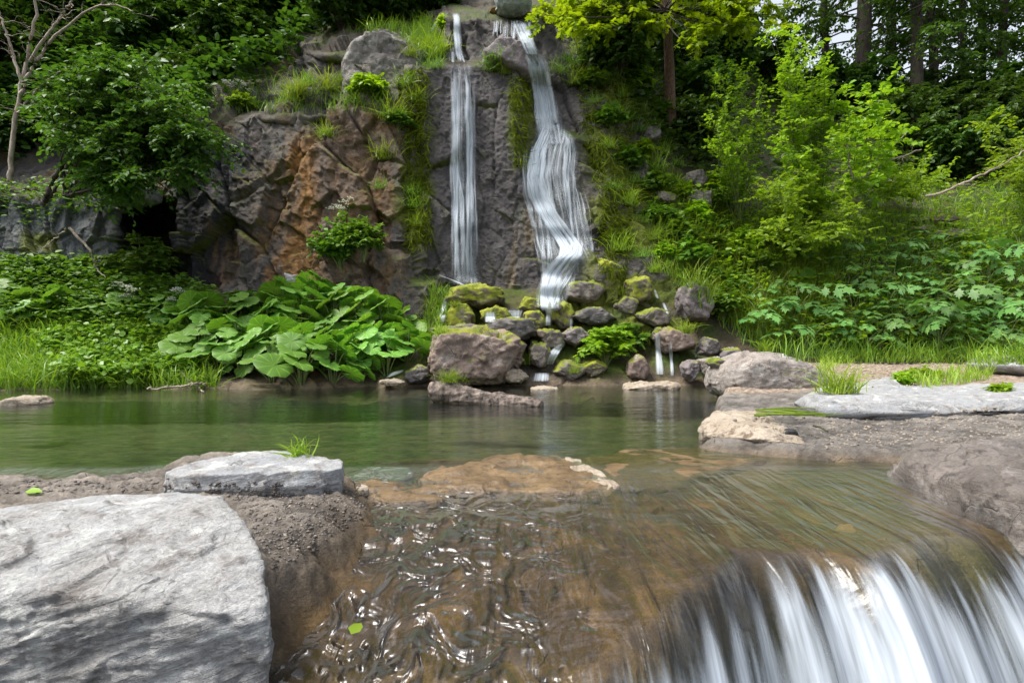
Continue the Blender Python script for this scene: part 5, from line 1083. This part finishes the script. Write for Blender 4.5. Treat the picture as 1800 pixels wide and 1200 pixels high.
# dark shrub clumps and forest trees: a few of each kind, then copies
def dome(seed, rad, hgt, n, size, tm, tw, nl):
    global rng; rng = np.random.default_rng(seed); st = []
    for i in range(n):
        d = norm(rnd(3) * A(1, 1, .8)); p2 = d * A(rad, rad, hgt * .5) * rng.uniform(.6, 1.05) + A(0, 0, hgt * .55); st.append((bez(A(0, 0, -.3), A(p2[0] * .35, p2[1] * .35, p2[2] * .8), p2), .03, .008))
    return woody(st, tw, .6, nl, size, tm, start=.5, droop=.35, upb=-.05, flat=.35, twig_r=.004, k=5)
def tree(seed, H_, crown0, rad, nlimb, size, tm, trunk_r, tw=10, nl=12, mat='leaf_dark', dens=1.0):
    global rng; rng = np.random.default_rng(seed); tp = np.stack([.12 * np.cumsum(rnd(14)) * .4, .12 * np.cumsum(rnd(14)) * .4, np.linspace(-.5, H_, 14)], -1); st = []
    for i in range(nlimb):
        z = crown0 + (H_ - crown0) * (i + rng.random()) / nlimb; a = i * 2.4 + rng.uniform(-.5, .5); r = rad * (1 - .55 * ((z - crown0) / (H_ - crown0)) ** 1.5) * rng.uniform(.55, 1.1)
        c = A(np.interp(z, tp[:, 2], tp[:, 0]), np.interp(z, tp[:, 2], tp[:, 1]), z); e = c + A(r * math.cos(a), r * math.sin(a), rng.uniform(-.5, .8)); st.append((bez(c, lerp(c, e, .5) + A(0, 0, .5), e), .05, .012))
    s, l = woody(st, tw, .95, nl, size, tm, start=.25, droop=.45, upb=-.1, flat=.35, twig_r=.006, k=5)
    return tube(tp, np.interp(np.linspace(0, 1, 14), [0, .1, 1], [trunk_r * 1.35, trunk_r, trunk_r * .35]), 10, .2, seed), s, l
def plant_tree(name, vf, smat, lmat, label, group):
    o = empty(name, (0, 0, 0), label, 'tree', group); obj('trunk', *vf[0], M[smat], o); obj('branches', *vf[1], M[smat], o); obj('crown', *vf[2], M[lmat], o); return o
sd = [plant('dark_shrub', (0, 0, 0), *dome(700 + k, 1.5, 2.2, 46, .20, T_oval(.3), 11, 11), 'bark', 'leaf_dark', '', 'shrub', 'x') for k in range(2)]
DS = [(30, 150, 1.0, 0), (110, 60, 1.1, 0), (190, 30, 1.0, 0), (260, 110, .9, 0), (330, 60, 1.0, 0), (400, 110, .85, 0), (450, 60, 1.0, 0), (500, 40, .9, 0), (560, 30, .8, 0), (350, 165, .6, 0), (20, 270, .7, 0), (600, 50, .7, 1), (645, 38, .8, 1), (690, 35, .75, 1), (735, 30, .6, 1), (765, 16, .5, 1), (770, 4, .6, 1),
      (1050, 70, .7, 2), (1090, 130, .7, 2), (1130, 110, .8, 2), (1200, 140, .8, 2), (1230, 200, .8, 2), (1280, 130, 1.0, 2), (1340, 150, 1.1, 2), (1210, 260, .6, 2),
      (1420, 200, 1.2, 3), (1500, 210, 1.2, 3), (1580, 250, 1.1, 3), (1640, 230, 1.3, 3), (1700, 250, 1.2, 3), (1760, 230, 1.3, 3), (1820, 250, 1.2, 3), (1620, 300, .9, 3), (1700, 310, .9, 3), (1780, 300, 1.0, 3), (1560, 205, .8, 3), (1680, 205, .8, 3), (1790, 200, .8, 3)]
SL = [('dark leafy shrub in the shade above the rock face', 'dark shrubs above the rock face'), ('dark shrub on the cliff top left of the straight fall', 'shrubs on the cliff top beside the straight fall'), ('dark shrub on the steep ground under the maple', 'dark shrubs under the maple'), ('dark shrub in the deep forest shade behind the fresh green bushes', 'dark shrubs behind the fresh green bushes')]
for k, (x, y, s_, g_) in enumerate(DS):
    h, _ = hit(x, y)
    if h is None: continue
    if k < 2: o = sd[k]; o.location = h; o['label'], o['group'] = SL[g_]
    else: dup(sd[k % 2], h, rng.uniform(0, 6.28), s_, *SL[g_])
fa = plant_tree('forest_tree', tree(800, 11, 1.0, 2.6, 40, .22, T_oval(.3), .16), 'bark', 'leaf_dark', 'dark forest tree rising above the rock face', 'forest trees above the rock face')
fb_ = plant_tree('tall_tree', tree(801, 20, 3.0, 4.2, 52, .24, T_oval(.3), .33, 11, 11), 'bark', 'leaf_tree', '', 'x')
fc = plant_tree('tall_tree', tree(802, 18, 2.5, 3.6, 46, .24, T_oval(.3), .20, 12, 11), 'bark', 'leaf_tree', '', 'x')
FA = [(60, 20, 1), (150, -20, 1.1), (240, 0, .95), (310, -30, 1.1), (390, 20, .9), (470, -10, 1), (540, -20, .9), (-60, 60, 1.1), (620, -30, .8), (700, -40, .8), (1060, -30, .9), (1120, 20, .9), (1230, 60, 1.0)]
first = True
for x, y, s_ in FA:
    h, _ = hit(x, y)
    if h is None: continue
    lab = ('dark forest tree rising above the rock face', 'forest trees above the rock face') if x < 800 else ('dark forest tree behind the yellow-green maple', 'forest trees behind the maple')
    if first: fa.location = h; first = False
    else: dup(fa, h, rng.uniform(0, 6.28), s_, *lab)
FB = [(1510, 205, fb_, 1.0, 'tall tree with the thickest reddish-brown trunk behind the bushes'), (1612, 225, fb_, .8, 'tall dark tree, one of a close pair, the nearer to the thickest trunk'), (1642, 215, fc, 1.0, 'tall dark tree, one of a close pair, the farther from the thickest trunk'), (1762, 190, fc, 1.05, 'tall slim dark tree at the edge of the bright gap in the leaves'), (1695, 185, fc, .8, 'thinnest tall tree standing in front of the bright gap'), (1400, 150, fc, .95, 'slim tree above the tall fresh green bush'), (1310, 90, fb_, .8, 'broad dark tree between the maple and the tall fresh green bush'), (1880, 200, fb_, 1.0, 'tall dark tree at the far end of the slope'), (1450, 172, fc, .9, 'slim tree left of the thickest trunk'), (1570, 178, fc, .95, 'thin trunk between the thickest trunk and the close pair'), (1725, 176, fc, .9, 'thin leaning trunk behind the bright gap'), (1820, 178, fc, 1.0, 'slim trunk right of the bright gap')]
u_ = set()
for x, y, pr, s_, lab in FB:
    h, _ = hit(x, y)
    if h is None: continue
    if pr.name not in u_: u_.add(pr.name); o = pr; o.location = h; o.scale = (s_,) * 3; o['label'] = lab; o['group'] = 'tall trees of the forest edge'
    else: o = dup(pr, h, rng.uniform(0, 6.28), s_, lab, 'tall trees of the forest edge')
# dead branches on the slope and litter on the sand
tw = twigtree([([(1625, 348), (1690, 325), (1760, 290), (1830, 250)], 5, 2)], 13.0, 55, 8, .35); o = obj('dead_branch', *tw, M['twig'], loc=P(1625, 348, 13.0)); tag(o, 'long bare branch slanting up across the end of the slope', 'branch')
tw = twigtree([([(1500, 318), (1515, 300), (1560, 265), (1600, 230)], 5, 2), ([(1500, 318), (1492, 290), (1490, 250)], 4, 2), ([(1505, 318), (1560, 285), (1620, 262)], 4, 2)], 14.2, 56, 6, .3); o = obj('dead_branch', *tw, M['twig'], loc=P(1500, 318, 14.2)); tag(o, 'fan of bare stems rising from the open bush', 'branch')
S = MB()
for k in range(16):
    a = PZ(1325 + 30 * rng.random(), 718 + 14 * rng.random(), .17); b_ = PZ(1400 + 90 * rng.random(), 716 + 18 * rng.random(), .15); m = lerp(a, b_, .5) + A(0, 0, .03 * rng.random()); S.add(*tube(bez(a, m, b_, 8), np.linspace(.006, .003, 8), 4, cap=False))
o = obj('cut_grass', *S.arrays(), M['grass_y']); tag(o, 'handful of wilting grass stalks lying on the sand by the tan edging stone', 'grass stalks')
a, b_ = PZ(1430, 748, .14), PZ(1455, 758, .13); o = obj('dead_twig', *tube(np.array([a, lerp(a, b_, .5) + A(0, .01, .01), b_]), [.008, .009, .006], 7), M['bark'], loc=a); tag(o, 'short dark stick lying on the sand behind the charcoal', 'twig')
hp_ = PZ(617, 1114, -.10); lv, lf = inst(T_oval(.36), hp_[None], frames(A([.3, .9, .25]), A([0, -.6, 1])), .055); o = obj('fallen_leaf', lv, lf, M['leaf_light'], loc=hp_); tag(o, 'single green leaf stuck on the sliding water', 'leaf')
h, _ = hit(45, 868); lv, lf = inst(T_oval(.3), h[None] + A(0, 0, .012), frames(A([1, .1, .05]), A([0, -.5, 1])), .065); o = obj('fallen_leaf', lv, lf, M['leaf_light'], loc=h); tag(o, 'yellow-green leaf lying on the dirt behind the pale block', 'leaf')
